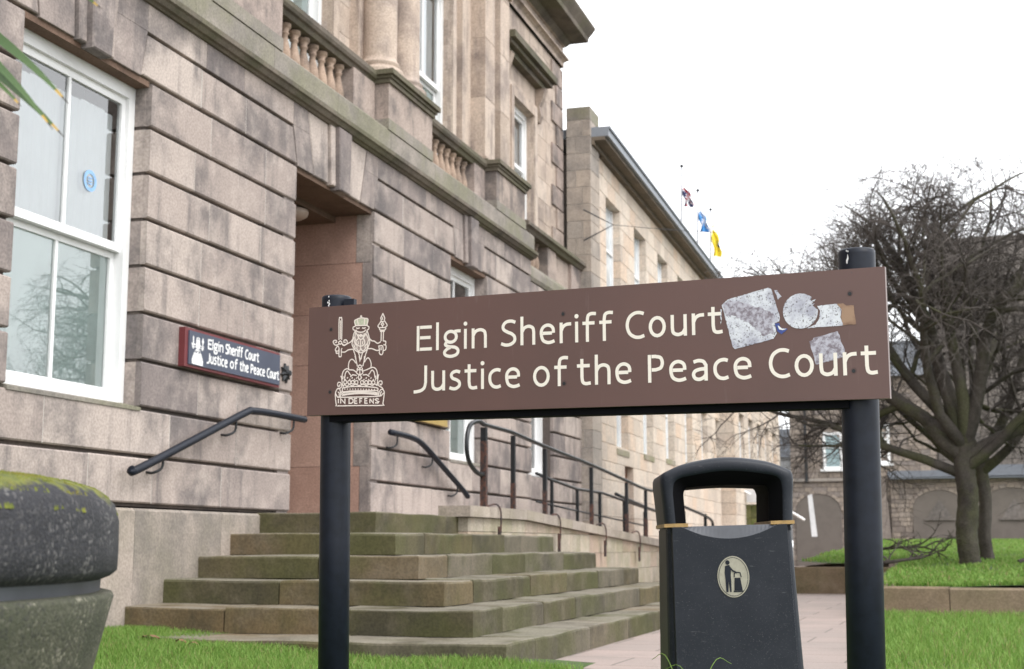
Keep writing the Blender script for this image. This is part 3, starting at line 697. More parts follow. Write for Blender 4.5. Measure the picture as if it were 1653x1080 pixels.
# wall handrails
def wallrail(pts,brs,label,name='wall_handrail'):
    t=thing(name,pts[0],label,'handrail','handrails on the court wall'); m=MB(); m.tube(cat(pts,6),.030,12); m.build('rail',M_black,t,True)
    for (y,z) in brs:
        m=MB(); m.tube(cat([(0,y-.05,z-.13),(.05,y-.05,z-.135),(.09,y,z-.10),(.10,y,z-.02)],4),.010,6); m.build('bracket',M_iron,t,True)
wallrail([(.10,8.28,1.24),(.10,8.36,1.245),(.10,9.1,1.50),(.10,9.85,1.76),(.10,10.0,1.79),(.10,10.35,1.80),(.10,10.92,1.80)],[(8.68,1.37),(9.72,1.71),(10.72,1.80)],'black tubular wall handrail left of the entrance, rising toward the door')
wallrail([(.10,12.86,1.84),(.10,13.4,1.83),(.10,13.75,1.78),(.10,14.3,1.60),(.10,15.0,1.36),(.10,15.2,1.28)],[(13.05,1.83),(14.05,1.69),(14.85,1.41)],'black tubular wall handrail right of the entrance, sloping down away from the door')

# ================================================================ STROKE LETTERING
def ribbon(mb,pts,w,fn,h,m=0):
    """flat stroke of width w along pts (2-D), mapped to 3-D by fn(u,v,h)"""
    P=[Vector(p) for p in pts]; n=len(P)
    if n<2: return
    L=[];R=[]
    closed=(P[0]-P[-1]).length<1e-6 and n>3
    for i in range(n):
        a=P[i-1] if i else (P[-2] if closed else P[0]); b=P[i+1] if i<n-1 else (P[1] if closed else P[-1])
        d1=(P[i]-a); d2=(b-P[i]); 
        if d1.length<1e-9:d1=d2.copy()
        if d2.length<1e-9:d2=d1.copy()
        d1.normalize();d2.normalize(); t=(d1+d2)
        if t.length<1e-3: t=d1.copy()
        t.normalize(); nn=Vector((-t.y,t.x)); k=1/max(.45,nn.dot(Vector((-d1.y,d1.x))))
        L.append(P[i]+nn*w/2*k);R.append(P[i]-nn*w/2*k)
    vs=[fn(p.x,p.y,h) for p in L]+[fn(p.x,p.y,h) for p in R]
    mb.add(vs,[(n+i,n+i+1,i+1,i) for i in range(n-1)],m)
def disc(mb,c,r,fn,h,m=0,k=14,ry=None):
    mb.add([fn(c[0]+r*math.cos(2*math.pi*i/k),c[1]+(ry or r)*math.sin(2*math.pi*i/k),h) for i in range(k)],[tuple(range(k))],m)
def ell(cx,cy,rx,ry,a0=0,a1=360,n=20):
    return [(cx+rx*math.cos(math.radians(a0+(a1-a0)*i/n)),cy+ry*math.sin(math.radians(a0+(a1-a0)*i/n))) for i in range(n+1)]
XH=.78;T_=XH-.065;B_=.065
def c2(*p): return [tuple(v) for v in cat([Vector((a,b)) for a,b in p],6)]
GL={
'E':(.56,[[(.067,0),(.067,1)],[(.134,.935),(.56,.935)],[(.134,.52),(.52,.52)],[(.134,.065),(.57,.065)]]),
'l':(.13,[[(.067,0),(.067,1.1)]]),
'i':(.13,[[(.067,0),(.067,XH)],'dot']),
'g':(.58,[ell(.27,.50,.20,.215)+[],c2((.40,.70),(.50,.715),(.62,.715)),c2((.13,.31),(.08,.20),(.20,.12),(.42,.08),(.53,-.04),(.48,-.20),(.28,-.27),(.10,-.22),(.05,-.10),(.14,.02),(.26,.08))]),
'n':(.56,[[(.067,0),(.067,XH)],c2((.067,.50),(.16,.66),(.32,T_),(.46,.64),(.493,.48))+[(.493,0)]]),
'h':(.56,[[(.067,0),(.067,1.1)],c2((.067,.50),(.16,.66),(.32,T_),(.46,.64),(.493,.48))+[(.493,0)]]),
'S':(.56,[c2((.53,.90),(.38,.955),(.20,.93),(.09,.80),(.10,.65),(.24,.54),(.40,.46),(.50,.34),(.49,.17),(.35,.06),(.18,.04),(.01,.10))]),
's':(.44,[c2((.41,.68),(.28,T_+.01),(.14,.68),(.08,.58),(.13,.46),(.28,.39),(.38,.30),(.38,.16),(.26,.06),(.13,.055),(.01,.10))]),
'e':(.56,[[(.12,.41),(.44,.41)],[(.495,.345)]*0+c2((.495,.41),(.48,.58),(.40,.68),(.28,T_),(.15,.66),(.07,.52),(.07,.32),(.13,.14),(.28,.055),(.42,.065),(.53,.11))]),
'r':(.40,[[(.067,0),(.067,XH)],c2((.067,.46),(.14,.62),(.26,.70),(.42,T_))]),
'f':(.44,[[(.17,0)]+c2((.17,.80),(.20,.98),(.31,1.05),(.47,1.04)),[(0,.70),(.42,.70)]]),
't':(.46,[[(.17,.97)]+c2((.17,.30),(.20,.12),(.30,.055),(.47,.075)),[(0,T_),(.44,T_)]]),
'C':(.66,[c2((.65,.905),(.50,.955),(.32,.93),(.15,.78),(.08,.50),(.15,.22),(.32,.07),(.50,.045),(.66,.10))]),
'c':(.48,[c2((.46,.68),(.34,T_),(.19,.67),(.08,.52),(.08,.27),(.18,.10),(.33,.055),(.47,.10))]),
'o':(.60,[ell(.30,.39,.235,.33)]),
'u':(.56,[[(.067,XH)]+c2((.067,.30),(.10,.13),(.24,.055),(.40,.11),(.493,.26)),[(.493,XH),(.493,0)]]),
'J':(.52,[[(.46,1)]+c2((.46,.34),(.41,.14),(.28,.03),(.10,-.01),(0,-.015))]),
'P':(.54,[[(.067,0),(.067,1)],[(.134,.935)]+c2((.26,.935),(.42,.88),(.475,.70),(.42,.52),(.26,.455))+[(.134,.455)]]),
'a':(.52,[c2((.07,.67),(.22,T_),(.37,.68),(.45,.55))+[(.45,0)],c2((.45,.42),(.28,.41),(.12,.35),(.065,.22),(.12,.09),(.25,.055),(.38,.12),(.45,.22))]),
}
HCNT=[0]
def word(mb,w,u0,u1,v0,H,fn,th,sp=.13,v1=None,thu=1.0):
    tot=sum(GL[c][0] for c in w)+sp*(len(w)-1); k=(u1-u0)/tot; u=u0; v1=v0 if v1 is None else v1
    for c in w:
        wd,st_=GL[c]; vb=v0+(v1-v0)*(u-u0)/(u1-u0)
        for s_ in st_:
            HCNT[0]=(HCNT[0]+1)%60; h=.0008+HCNT[0]*4e-6
            if s_=='dot': disc(mb,(u+.067*k,vb+.985*H),.085*H,fn,h); continue
            ribbon(mb,[(u+x*k,vb+y*H) for x,y in s_],th*H,fn,h)
        u+=(wd+sp)*k

# ================================================================ FREE-STANDING SIGN
SL=Vector((3.249,4.4238,1.1779)); SR=Vector((5.2218,4.0813,1.1411)); SW=2.0024
sd_=(SR-SL)/SW; sn=Vector((SR.y-SL.y,-(SR.x-SL.x),0)).normalized()
def sg(u,v,h=0): return SL+sd_*u+Vector((0,0,v))+sn*h
sign=thing('court_name_sign',(4.23,4.3,0),'long brown Elgin Sheriff Court name board on two black posts with torn stickers','sign')
m=MB(); HB=.38; T=-.018
vs=[sg(u,v,h) for h in (0,T) for u,v in ((0,0),(SW,0),(SW,HB),(0,HB))]
m.add(vs,[(0,1,2,3)],0); m.add(vs,[(5,4,7,6),(0,4,5,1),(1,5,6,2),(2,6,7,3),(3,7,4,0)],1)
m.build('board',[M_signface,M_signedge],sign)
m=MB(); vs=[sg(u,v,h) for h in (T-.002,-.075) for u,v in ((.08,-.022),(1.88,-.022),(1.88,.02),(.08,.02))]
m.add(vs,[(3,2,1,0)[::-1],(5,4,7,6),(0,4,5,1),(1,5,6,2),(2,6,7,3),(3,7,4,0)])
vs=[sg(u,v,h) for h in (T-.002,-.05) for u,v in ((.10,.34),(1.86,.34),(1.86,.365),(.10,.365))]
m.add(vs,[(0,1,2,3),(5,4,7,6),(0,4,5,1),(1,5,6,2),(2,6,7,3),(3,7,4,0)]); m.build('support_rail',plain('matt_black',(.006,.006,.008),.8,spec=.1),sign)
def post_(px_b,px_t,u,top,r):
    m=MB(); c=sg(u,0,-.022-r); b=Vector((c.x+px_b,c.y,-.1)); t=Vector((c.x+px_t,c.y,top))
    seg=30; vs=[]
    m.tube([b,b.lerp(t,.5),t-Vector((0,0,.016)),t-Vector((0,0,.004)),t-Vector((0,0,.0035)),t],[r,r,r,r,r-.0008,r-.004],40)
    m.tube([b+Vector((0,0,.1)),b+Vector((0,0,.13))],[r*1.0+.002]*2,36)
    return m.build('post',M_black,sign,True)
def flatcaps(o):
    for p in o.data.polygons:
        if len(p.vertices)>4: p.use_smooth=False
flatcaps(post_(.004,-.012,.078,1.603,.0525)); flatcaps(post_(-.006,.018,1.888,1.592,.0535))
m=MB(); c=sg(.155,0,-.05); m.box(c.x-.035,c.x+.004,c.y-.012,c.y+.012,1.562,1.584); m.build('clip',M_black,sign)
# chips of pale undercoat on post tops
chip=MB()
for u,rr,top,ang0,lx in ((.078,.0525,1.603,-.1,-.012),(1.888,.0535,1.592,-.45,.018)):
    c=sg(u,0,-.022-rr); r_=random.Random(int(u*10))
    for k in range(9):
        a=math.radians(-90)+ang0+r_.gauss(0,.05); z=top-.006-abs(r_.gauss(0,.02)); s=r_.uniform(.0015,.004)
        p=Vector((c.x+lx+(rr+.0008)*math.cos(a),c.y+(rr+.0008)*math.sin(a),z)); t=Vector((-math.sin(a),math.cos(a),0))
        chip.add([p-t*s,p+Vector((0,0,-s*1.8)),p+t*s*.8,p+Vector((0,0,s*1.5))],[(0,1,2,3)])
chip.build('paint_chip',M_letter,sign)
# screws
for u,v in ((.095,.298),(.095,.079),(.985,.301),(.987,.078),(1.90,.307),(1.903,.082)):
    m=MB(); disc(m,(u,v),.0055,sg,.0016,0,10); disc(m,(u+.0006,v+.0015),.0085,sg,.0007,1,12); m.build('screw',[M_iron,plain('screw_stain',(.10,.06,.055),.7)],sign)
# stickers
def poly2(pts,h,name,mat,label=None,jag=.0018):
    r=random.Random(len(pts)*7+int(h*1e6)); P=[]
    for i in range(len(pts)):
        a=Vector(pts[i]);b=Vector(pts[(i+1)%len(pts)]); n=max(1,int((b-a).length/.006)); d=(b-a).normalized(); nn=Vector((-d.y,d.x))
        for k in range(n): P.append(a.lerp(b,k/n)+nn*(r.uniform(-jag,jag) if k else 0))
    bm=bmesh.new(); f=bm.faces.new([bm.verts.new(sg(p.x,p.y,h)) for p in P])
    if f.normal.length==0: f.normal_update()
    bmesh.ops.triangulate(bm,faces=bm.faces[:]); me=bpy.data.meshes.new(name); bm.to_mesh(me); bm.free(); me.materials.append(mat)
    o=bpy.data.objects.new(name,me); COL.objects.link(o); o.parent=sign; o.matrix_parent_inverse=Matrix.Translation(sign.location).inverted()
    if label:o['label']=label
    return o
poly2([(1.5133,.2972),(1.5315,.3127),(1.6574,.3409),(1.6669,.3365),(1.6912,.2515),(1.6889,.2384),(1.6753,.2335),(1.6802,.2031),(1.6701,.1867),(1.5513,.161),(1.5444,.1681)],.0011,'sticker',M_paper,'large square torn white sticker residue',.0008)
poly2([(1.5150,.2968),(1.5334,.3098),(1.559,.3071),(1.6287,.2837),(1.672,.262),(1.676,.238),(1.668,.2335),(1.672,.205),(1.64,.196),(1.60,.235),(1.55,.262),(1.525,.262)],.0013,'sticker',M_paper2,'greyer peeled layer of the square sticker',.003)
poly2([(1.6763,.332),(1.6859,.3314),(1.6987,.3116),(1.687,.3029)],.0011,'sticker',M_paper)
poly2([(1.7534+.0525*math.cos(a),.2648+.0525*math.sin(a)) for a in [i*.2618 for i in range(-20,1)]]+[(1.79,.279),(1.797,.285),(1.787,.283),(1.800,.297),(1.785,.292)]+[(1.7534+.0525*math.cos(a),.2648+.0525*math.sin(a)) for a in (.85,1.05)][::1],.0016,'sticker',M_paper,'round torn white sticker',.0006)
poly2([(1.8032,.2768),(1.862,.2797),(1.874,.262),(1.870,.24),(1.878,.2155),(1.7712,.2133),(1.797,.222),(1.8085,.240),(1.812,.262)],.0010,'sticker',M_paper,'torn white strip sticker beside the round one',.0008)
poly2([(1.8607,.2796),(1.8791,.2804),(1.888,.2728),(1.9098,.2722),(1.9143,.2167),(1.8768,.2158),(1.872,.24),(1.8745,.262)],.0012,'sticker',M_paperb,'brown stained end of the strip sticker',.0010)
poly2([(1.7766,.1739),(1.7868,.1771),(1.7889,.1833),(1.8615,.1992),(1.8712,.1637),(1.8797,.145),(1.8752,.1232),(1.7937,.1046)],.00045,'sticker',M_paper2,'small square grey sticker residue over the lettering',.0012)
poly2([(1.6753,.2316),(1.6887,.2328),(1.692,.2175),(1.714,.2145),(1.6953,.1986),(1.6822,.2086)],.0015,'sticker',M_paperblue,'blue scrap of torn sticker',.001)
poly2([(1.684,.226),(1.690,.222),(1.697,.2155),(1.711,.2145),(1.698,.211),(1.688,.2135)],.0018,'sticker',M_letter,None,.0004)
poly2([(1.5085,.285),(1.514,.283),(1.511,.248),(1.5085,.238)],.0012,'sticker',M_paper)
# lettering
m=MB(); th=.126
for w,u0,u1,v0,v1 in (('Elgin',.440,.711,.206,.205),('Sheriff',.761,1.154,.207,.207),('Court',1.197,1.513,.209,.211)): word(m,w,u0,u1,v0,.085,sg,th,.14,v1)
for w,u0,u1,v0 in (('Justice',.432,.832,.070),('of',.876,.998,.070),('the',1.032,1.218,.070),('Peace',1.270,1.602,.070),('Court',1.651,1.970,.070)): word(m,w,u0,u1,v0,.086,sg,th,.14)
m.build('lettering',M_cream,sign)
# crest
def eA(x,y): X=530+x/13.5; Y=500+y/13.5; return (2.53e-3*X+3.9e-5*Y-1.27807, -1.09e-4*X-2.143e-3*Y+1.495442)
def eB(x,y): X=530+x/12.71; Y=575+y/12.71; return (2.53e-3*X+3.9e-5*Y-1.27807, -1.09e-4*X-2.143e-3*Y+1.495442)
A_=[[(235,660),(238,210),(270,172),(300,210),(295,660)],[(268,640),(270,230)],
 [(230,760),(160,775),(118,735),(108,690),(150,665),(185,685),(178,715),(145,712)],[(300,740),(350,772),(400,750),(420,705),(395,662),(352,665),(345,708),(385,712)],
 [(265,680),(225,720),(262,755),(300,715),(265,680)],[(205,790),(160,860),(165,900),(225,900),(238,840)],[(168,905),(178,955),(232,950)],[(240,840),(235,1010),(265,1030),(288,1010),(288,880),(308,838)],[(205,790),(240,830)],
 [(300,750),(350,785),(430,740),(500,700),(540,640)],[(300,925),(370,925),(440,880),(550,865)],
 [(600,345),(578,245),(640,205),(722,178),(800,190),(872,212),(850,345)],[(600,348),(850,345)],[(722,120),(722,185)],[(700,148),(745,148)],[(640,215),(660,330)],[(800,200),(790,330)],
 [(600,360),(552,380),(548,430),(595,455)],[(850,350),(892,380),(885,430),(850,445)],
 [(600,450),(560,540),(535,680),(525,760),(560,840),(610,900),(700,942),(780,925),(850,865),(895,770),(910,680),(885,560),(850,450)],
 [(615,395),(645,412),(692,398)],[(745,400),(790,410),(825,390)],[(610,440),(640,480),(720,495),(790,478),(825,440)],[(650,540),(690,570),(770,570),(800,520)],
 [(600,470),(630,540),(665,610),(640,660)],[(850,470),(810,560),(775,620),(800,680)],[(715,540),(665,590),(690,640),(715,650),(750,640),(770,590),(715,540)],[(700,590),(730,590)],
 [(640,650),(612,700),(625,760),(710,802),(790,760),(800,700),(775,650)],[(710,650),(712,800)],[(640,800),(630,860),(680,910),(712,850),(712,810)],[(800,790),(815,850),(760,905),(715,850)],
 [(560,600),(575,700),(620,790)],[(890,640),(860,740),(800,800)],[(600,500),(585,600),(612,700)],[(835,540),(880,640)],[(655,690),(665,760)],[(760,690),(752,760)],[(560,760),(600,860)],[(870,760),(845,850)],
 [(910,640),(960,685),(1010,692),(1080,740),(1150,702)],[(870,855),(960,855),(1060,895),(1120,882)],
 [(1155,690),(1160,480)],[(1208,480),(1200,690)],[(1120,410),(1088,365),(1130,300),(1160,240),(1150,190),(1175,140),(1195,95),(1215,140),(1235,190),(1225,240),(1255,290),(1288,352),(1250,385)],[(1120,400),(1135,450),(1235,450),(1250,400),(1120,400)],
 [(1160,330),(1185,295),(1215,330),(1185,350),(1160,330)],[(1185,170),(1185,230)],[(1130,480),(1235,478)],[(1185,360),(1185,400)],[(1150,270),(1220,270)],
 [(1200,690),(1255,700),(1250,770),(1262,810),(1248,880),(1195,900)],[(1205,770),(1245,775)],[(1105,800),(1122,900),(1115,950),(1155,988),(1192,950),(1190,800),(1105,800)],[(1155,820),(1155,890)],
 [(550,870),(590,980),(612,1080)],[(655,925),(690,1010),(700,1085)],[(762,920),(735,1010),(722,1085)],[(860,870),(820,980),(800,1080)]]
B_s=[[(555,0),(585,120),(605,215)],[(750,0),(742,110),(715,210)],[(640,0),(655,110),(692,0)],[(430,280),(420,200),(440,110),(490,68),(540,100),(572,150)],[(880,240),(885,150),(850,58),(810,42),(770,90),(750,130)],
 [(655,180),(620,215),(655,250),(695,215),(655,180)],[(610,240),(600,290),(655,275),(710,290),(700,240)],[(600,300),(590,350),(650,385),(715,350),(705,300)],[(655,250),(655,380)],
 [(440,285),(520,288),(590,335)],[(720,310),(800,280),(880,242)],[(300,480),(292,380),(330,295),(395,262),(440,290)],[(1000,470),(1012,360),(985,270),(925,232),(870,250)],
 [(345,450),(360,350),(400,310),(440,360),(470,400)],[(960,440),(945,330),(900,290),(860,350),(830,380)],[(590,400),(510,385),(460,430)],[(715,390),(790,380),(850,420)],
 [(652,380),(622,430),(652,490),(682,430),(652,380)],[(255,425),(275,430),(290,530),(305,620)],[(1045,378),(1030,400),(1015,500),(1005,610)],[(325,420),(340,500)],[(975,400),(975,500)],
 [(310,640),(340,590),(390,625),(440,585),(500,615),(560,580),(640,605),(720,580),(790,605),(850,575),(910,600),(960,570),(1005,600)],
 [(300,660),(450,632),(650,625),(850,630),(1005,650),(1010,700),(850,705),(650,712),(450,720),(305,735),(300,660)],[(285,800),(295,765),(400,745),(650,728),(900,735),(1010,752),(1020,790),(900,775),(650,768),(420,790),(285,815)],
 [(300,790),(650,745),(1010,770)],[(150,760),(150,850),(172,1010),(205,1026),(650,1012),(1100,1000),(1122,960),(1152,740)],[(150,760),(185,830),(240,850),(650,838),(1050,815),(1105,780),(1152,740)],
 [(150,760),(190,680),(235,670),(255,740),(258,840)],[(1152,740),(1130,690),(1085,680),(1045,740),(1042,815)],[(200,740),(230,760),(232,840)],[(1100,720),(1075,750),(1075,805)],
 [(200,680),(270,650),(280,600),(255,550),(215,545),(195,580),(205,620),(240,620),(245,585)],[(1130,680),(1100,640),(1035,600),(1035,540),(1060,510),(1100,515),(1105,560),(1080,590),(1060,560)],[(290,720),(270,760)],[(1015,700),(1030,740)]]
for cx in (355,440,510,585,700,785,860,930): B_s.append([(cx+32*math.cos(a),540+(650-cx)*.0*1+36*math.sin(a)) for a in [i*math.pi/5 for i in range(11)]])
for i,cx in enumerate(range(345,990,55)): B_s.append([(cx-10,680),(cx+12,680)])
for i,cx in enumerate(range(345,960,48)): B_s.append([(cx,500+(i%2)*-35),(cx+18,470+(i%2)*-35)])
def crest(mb,fn,mapA,mapB,w,h0=.0008):
    i=0
    for L_,mp in ((A_,mapA),(B_s,mapB)):
        for s_ in L_:
            i+=1; P=[mp(*p) for p in s_]
            if len(P)>3: P=[tuple(v) for v in cat([Vector(p) for p in P],3)]
            ribbon(mb,P,w,fn,h0+i*4e-6)
m=MB(); crest(m,sg,eA,eB,.0040)
for s_ in ([(215,975),(215,880)],[(262,978),(262,878),(350,975),(350,872)],[(435,972),(435,875),(490,872),(520,900),(515,950),(480,970),(435,972)],[(600,872),(548,874),(548,970),(605,968)],[(548,922),(598,920)],[(705,868),(655,870),(655,968)],[(655,920),(695,918)],[(810,865),(758,867),(758,964),(815,962)],[(758,915),(805,913)],[(860,962),(860,870)],[(860,870),(930,958),(930,862)],[(1040,880),(1000,862),(968,885),(1000,912),(1040,930),(1020,955),(965,950)]):
    ribbon(m,[eB(*p) for p in s_],.0044,sg,.0014)
m.build('lion_crest',M_crest,sign)
m=MB(); m.add([sg(*eA(*p),.0006) for p in [(602,342),(582,248),(640,208),(722,182),(800,193),(868,214),(850,342)][::-1]],[tuple(range(7))]); m.build('crest_crown',M_crown,sign)
m=MB()
for q in ([(545,690),(560,600),(620,500),(690,520),(740,520),(830,500),(880,580),(900,680),(880,780),(800,900),(700,930),(600,880),(550,800)],):
    m.add([sg(*eA(*p),.0005) for p in q[::-1]],[tuple(range(len(q)))])
m.build('crest_mane',plain('crest_mane',(.42,.33,.30),.6,var=.5,scale=300),sign)

# ================================================================ WALL SIGN, PLAQUE, ROSETTE
ws=thing('wall_name_sign',(.02,9.7,2.17),'small navy court name sign in a red frame on the wall left of the door','sign')
def wsn(u,v,h=0): return Vector((.062+h,9.0+u,2.035+v))
m=MB(); m.box(-.0,.05,9.0,10.53,2.035,2.325,0); m.build('frame',M_reds,ws)
m=MB(); m.box(.05,.0615,9.045,10.515,2.055,2.305,0); m.build('face',M_navy,ws)
m=MB()
word(m,'Elgin',.315,.55,.165,.075,wsn,.19,.10); word(m,'Sheriff',.585,.86,.165,.075,wsn,.19,.10); word(m,'Court',.90,1.135,.165,.075,wsn,.19,.10)
word(m,'Justice',.305,.62,.06,.075,wsn,.19,.10); word(m,'of',.66,.78,.06,.075,wsn,.19,.10); word(m,'the',.82,.965,.06,.075,wsn,.19,.10); word(m,'Peace',1.0,1.245,.06,.075,wsn,.19,.10); word(m,'Court',1.28,1.495,.06,.075,wsn,.19,.10)
m.build('lettering',M_letter,ws)
def mA(x,y): 
    u,v=eA(x,y); return ((u-.102)*.80+.075,(v-.024)*.66+.025)
def mB(x,y):
    u,v=eB(x,y); return ((u-.102)*.80+.075,(v-.024)*.66+.025)
m=MB(); crest(m,wsn,mA,mB,.006)
m.add([wsn(*mB(*p),.0004) for p in [(150,760),(300,450),(400,280),(650,300),(900,260),(1000,450),(1150,740),(1110,1000),(190,1020)]],[tuple(range(9))])
m.add([wsn(*mA(*p),.0005) for p in [(560,640),(600,400),(700,300),(850,400),(890,640),(800,900),(740,1080),(640,1080),(600,900)]],[tuple(range(9))])
m.build('lion_crest',M_letter,ws)
m=MB()
for k in range(8):
    a=k*math.pi/4+.2; b=a+math.pi/8; c=a-math.pi/8; R=.085;q=.055
    m.add([(.045,10.72,2.18),(.012,10.72+q*math.cos(c),2.18+q*math.sin(c)),(.02,10.72+R*math.cos(a),2.18+R*math.sin(a)),(.012,10.72+q*math.cos(b),2.18+q*math.sin(b)),(.0,10.72+R*math.cos(a),2.18+R*math.sin(a))],[(0,1,2),(0,2,3),(1,4,2),(2,4,3)])
m.tube([(.02,10.72,2.18),(.06,10.72,2.18)],[.035,.022],12)
tag(m.build('wall_rosette',M_iron),'small dark star-shaped iron rosette on the wall beside the door','ornament')
m=MB(); m.box(0,.06,13.8,14.62,2.03,2.35,0); tag(m.build('wall_plaque',M_brass),'yellow plaque on the wall right of the door, mostly behind the name board','plaque')

# ================================================================ LITTER BIN
bin_=thing('litter_bin',(4.575,5.30,0),'black plastic litter bin with arched hood and gold band beside the sign','bin')
bang=YAW-.03; bR=Matrix.Rotation(bang,4,'Z')@Matrix.Rotation(math.radians(-1.6),4,'Y')
bC=Vector((4.548,5.447,0))
def bl_(p): return bC+(bR@Vector((p[0]*.95,p[1],p[2])))
def bbuild(mb,name,mat,smooth=False):
    mb.v=[tuple(bl_(v)) for v in mb.v]; return mb.build(name,mat,bin_,smooth)
def rrect(hx,hy,r,n=5):
    out=[]
    for cx,cy,a0 in ((hx-r,hy-r,0),(-hx+r,hy-r,90),(-hx+r,-hy+r,180),(hx-r,-hy+r,270)):
        for i in range(n+1):
            a=math.radians(a0+90*i/n); out.append((cx+r*math.cos(a),cy+r*math.sin(a)))
    return out
m=MB(); lv=[(0,.262,.225),(.03,.268,.232),(.795,.245,.205)]; rr=[rrect(a,b,.035) for _,a,b in lv]; n=len(rr[0])
vs=[(x,y,z) for (z,_,_),R in zip(lv,rr) for x,y in R]; fs=[(k*n+i,k*n+(i+1)%n,(k+1)*n+(i+1)%n,(k+1)*n+i) for k in range(2) for i in range(n)]; fs.append(tuple(range(2*n,3*n)))
m.add(vs,fs); o=bbuild(m,'body',M_bin)
# front panel (with scooped crescent)
m=MB(); nx=28; hw=.222
def fy(z,x=0): return -(.232-.027*z/.795)-.020
def zt(x): return .803-(.047*(1-(x/.185)**2) if abs(x)<.185 else 0)
vs=[];fs=[]
for i in range(nx+1):
    x=-hw+2*hw*i/nx; 
    for z in (.02,.25,.5,.70,zt(x)): sc=1+ (.02/.8)*(.8-z)*3.0; vs.append((x*sc,fy(z),z))
for i in range(nx):
    for k in range(4): a=i*5+k; fs.append((a,a+5,a+6,a+1))
m.add(vs,fs)
for sgn in (-1,1):
    i=0 if sgn<0 else nx
    q=[vs[i*5+k] for k in range(5)]; b=[(p[0]+sgn*.008,p[1]+.04,p[2]) for p in q]
    m.add(q+b,[(k,k+1,6+k,5+k) if sgn>0 else (k,5+k,6+k,k+1) for k in range(4)])
# top lip
q=[vs[i*5+4] for i in range(nx+1)]; b=[(p[0]*.99,-.211,.804) for p in q]
m.add(q+b,[(i,i+1,nx+2+i,nx+1+i) for i in range(nx)],1)
bbuild(m,'front_panel',[M_bin,plain('bin_scoop_skylit',(.07,.075,.09),.5,scale=30)])  # scoop painted paler grey to imitate sky light on its upward slope
# hood
def outer(n=20):
    P=[(-.250,.80),(-.256,.90),(-.262,.965)]; P+=c2((-.262,.965),(-.258,.995),(-.235,1.010),(-.15,1.040),(0,1.058),(.15,1.040),(.235,1.010),(.258,.995),(.262,.965))[1:-1]+[(.262,.965),(.256,.90),(.250,.80)]; return P
def inner(k=1.):
    return [(-.162,.80),(-.168,.925)]+c2((-.168,.925),(-.160,.945),(-.14,.950),(0,.956),(.14,.950),(.160,.945),(.168,.925))[1:-1]+[(.168,.925),(.162,.80)]
def resamp(P,n):
    P=[Vector(p) for p in P]; L=[0]
    for a,b in zip(P[:-1],P[1:]): L.append(L[-1]+(b-a).length)
    out=[];j=0
    for i in range(n):
        t=L[-1]*i/(n-1)
        while j<len(L)-2 and L[j+1]<t: j+=1
        out.append(P[j].lerp(P[j+1],(t-L[j])/(L[j+1]-L[j])))
    return out
nn_=61; O=resamp(outer(),nn_); I=resamp(inner(),nn_)
IF=resamp([(-.207,.80),(-.214,.93)]+c2((-.214,.93),(-.203,.972),(-.15,.990),(0,1.006),(.15,.990),(.203,.972),(.214,.93))[1:-1]+[(.214,.93),(.207,.80)],nn_)
def ins(p,d): # pull outline inward for rounded edge
    c=Vector((0,.85)); v=(c-Vector(p)); return Vector(p)+v.normalized()*d
rings=[]
D=.215
rings.append([(p.x,-D+.05,p.y) for p in I])
rings.append([(p.x,-D,p.y) for p in IF])
rings.append([(q.x,-D-.004,q.y) for q in [IF[i].lerp(O[i],.15) for i in range(nn_)]])
for d,y in ((.020,-D-.004),(.009,-D+.003),(.002,-D+.014),(0,-D+.03)): rings.append([(q.x,y,q.y) for q in [ins(p,d) for p in O]])
mir=[[(x,-y,z) for x,y,z in R] for R in rings[::-1]]
allr=rings+mir+[rings[0]]
m=MB(); vs=[p for R in allr for p in R]; K=len(allr)
fs=[(k*nn_+i,k*nn_+i+1,(k+1)*nn_+i+1,(k+1)*nn_+i) for k in range(K-1) for i in range(nn_-1)]
m.add(vs,fs)
for q_,f_ in enumerate(m.f):
    k_=q_//(nn_-1)
    if k_ in (0,K-2,K-3): m.m[q_]=1
bbuild(m,'hood',[M_bin,plain('hood_inner_shade',(.004,.004,.005),.9,spec=.1)],True)  # inside faces painted blacker than the plastic to imitate shade under the hood
m=MB()
for sgn in (-1,1):
    x0,x1=sorted((sgn*.1605,sgn*.2525)); m.box(x0,x1,-D-.006,D+.006,.803,.816)
bbuild(m,'gold_band',M_gold)
m=MB(); m.box(-.24,.24,-.2,.2,.78,.801); bbuild(m,'lid_plate',M_black)
# oval pictogram
oy=fy(.617)-.0025
def bo(u,v,h=0): return (u+.003,oy-h+(.027/.795)*(v),.617+v)
m=MB(); disc(m,(0,0),.0615,bo,.001,0,40,.075)
bbuild(m,'oval_disc',M_oval)
m=MB(); 
ribbon(m,ell(0,0,.056,.0695,0,360,40),.0018,bo,.0022)
disc(m,(-.020,.052),.0085,bo,.0024)
m.add([bo(u,v,.0025) for u,v in [(-.030,.040),(-.013,.043),(-.008,.025),(-.010,.005),(-.009,-.015),(-.010,-.055),(-.016,-.055),(-.019,-.015),(-.022,-.055),(-.030,-.055),(-.031,-.010),(-.033,.015)]],[tuple(range(12))])
ribbon(m,[(-.014,.036),(-.002,.022),(.014,.014)],.006,bo,.0027)
m.add([bo(u,v,.0025) for u,v in [(.004,-.004),(.026,-.004),(.033,-.050),(.001,-.050)]],[(0,1,2,3)])
ribbon(m,[(.003,-.002),(.004,.012),(.010,.016),(.026,.014),(.030,-.002)],.004,bo,.0028)
ribbon(m,[(-.002,-.053),(.036,-.053)],.005,bo,.0029)
bbuild(m,'pictogram',M_black)

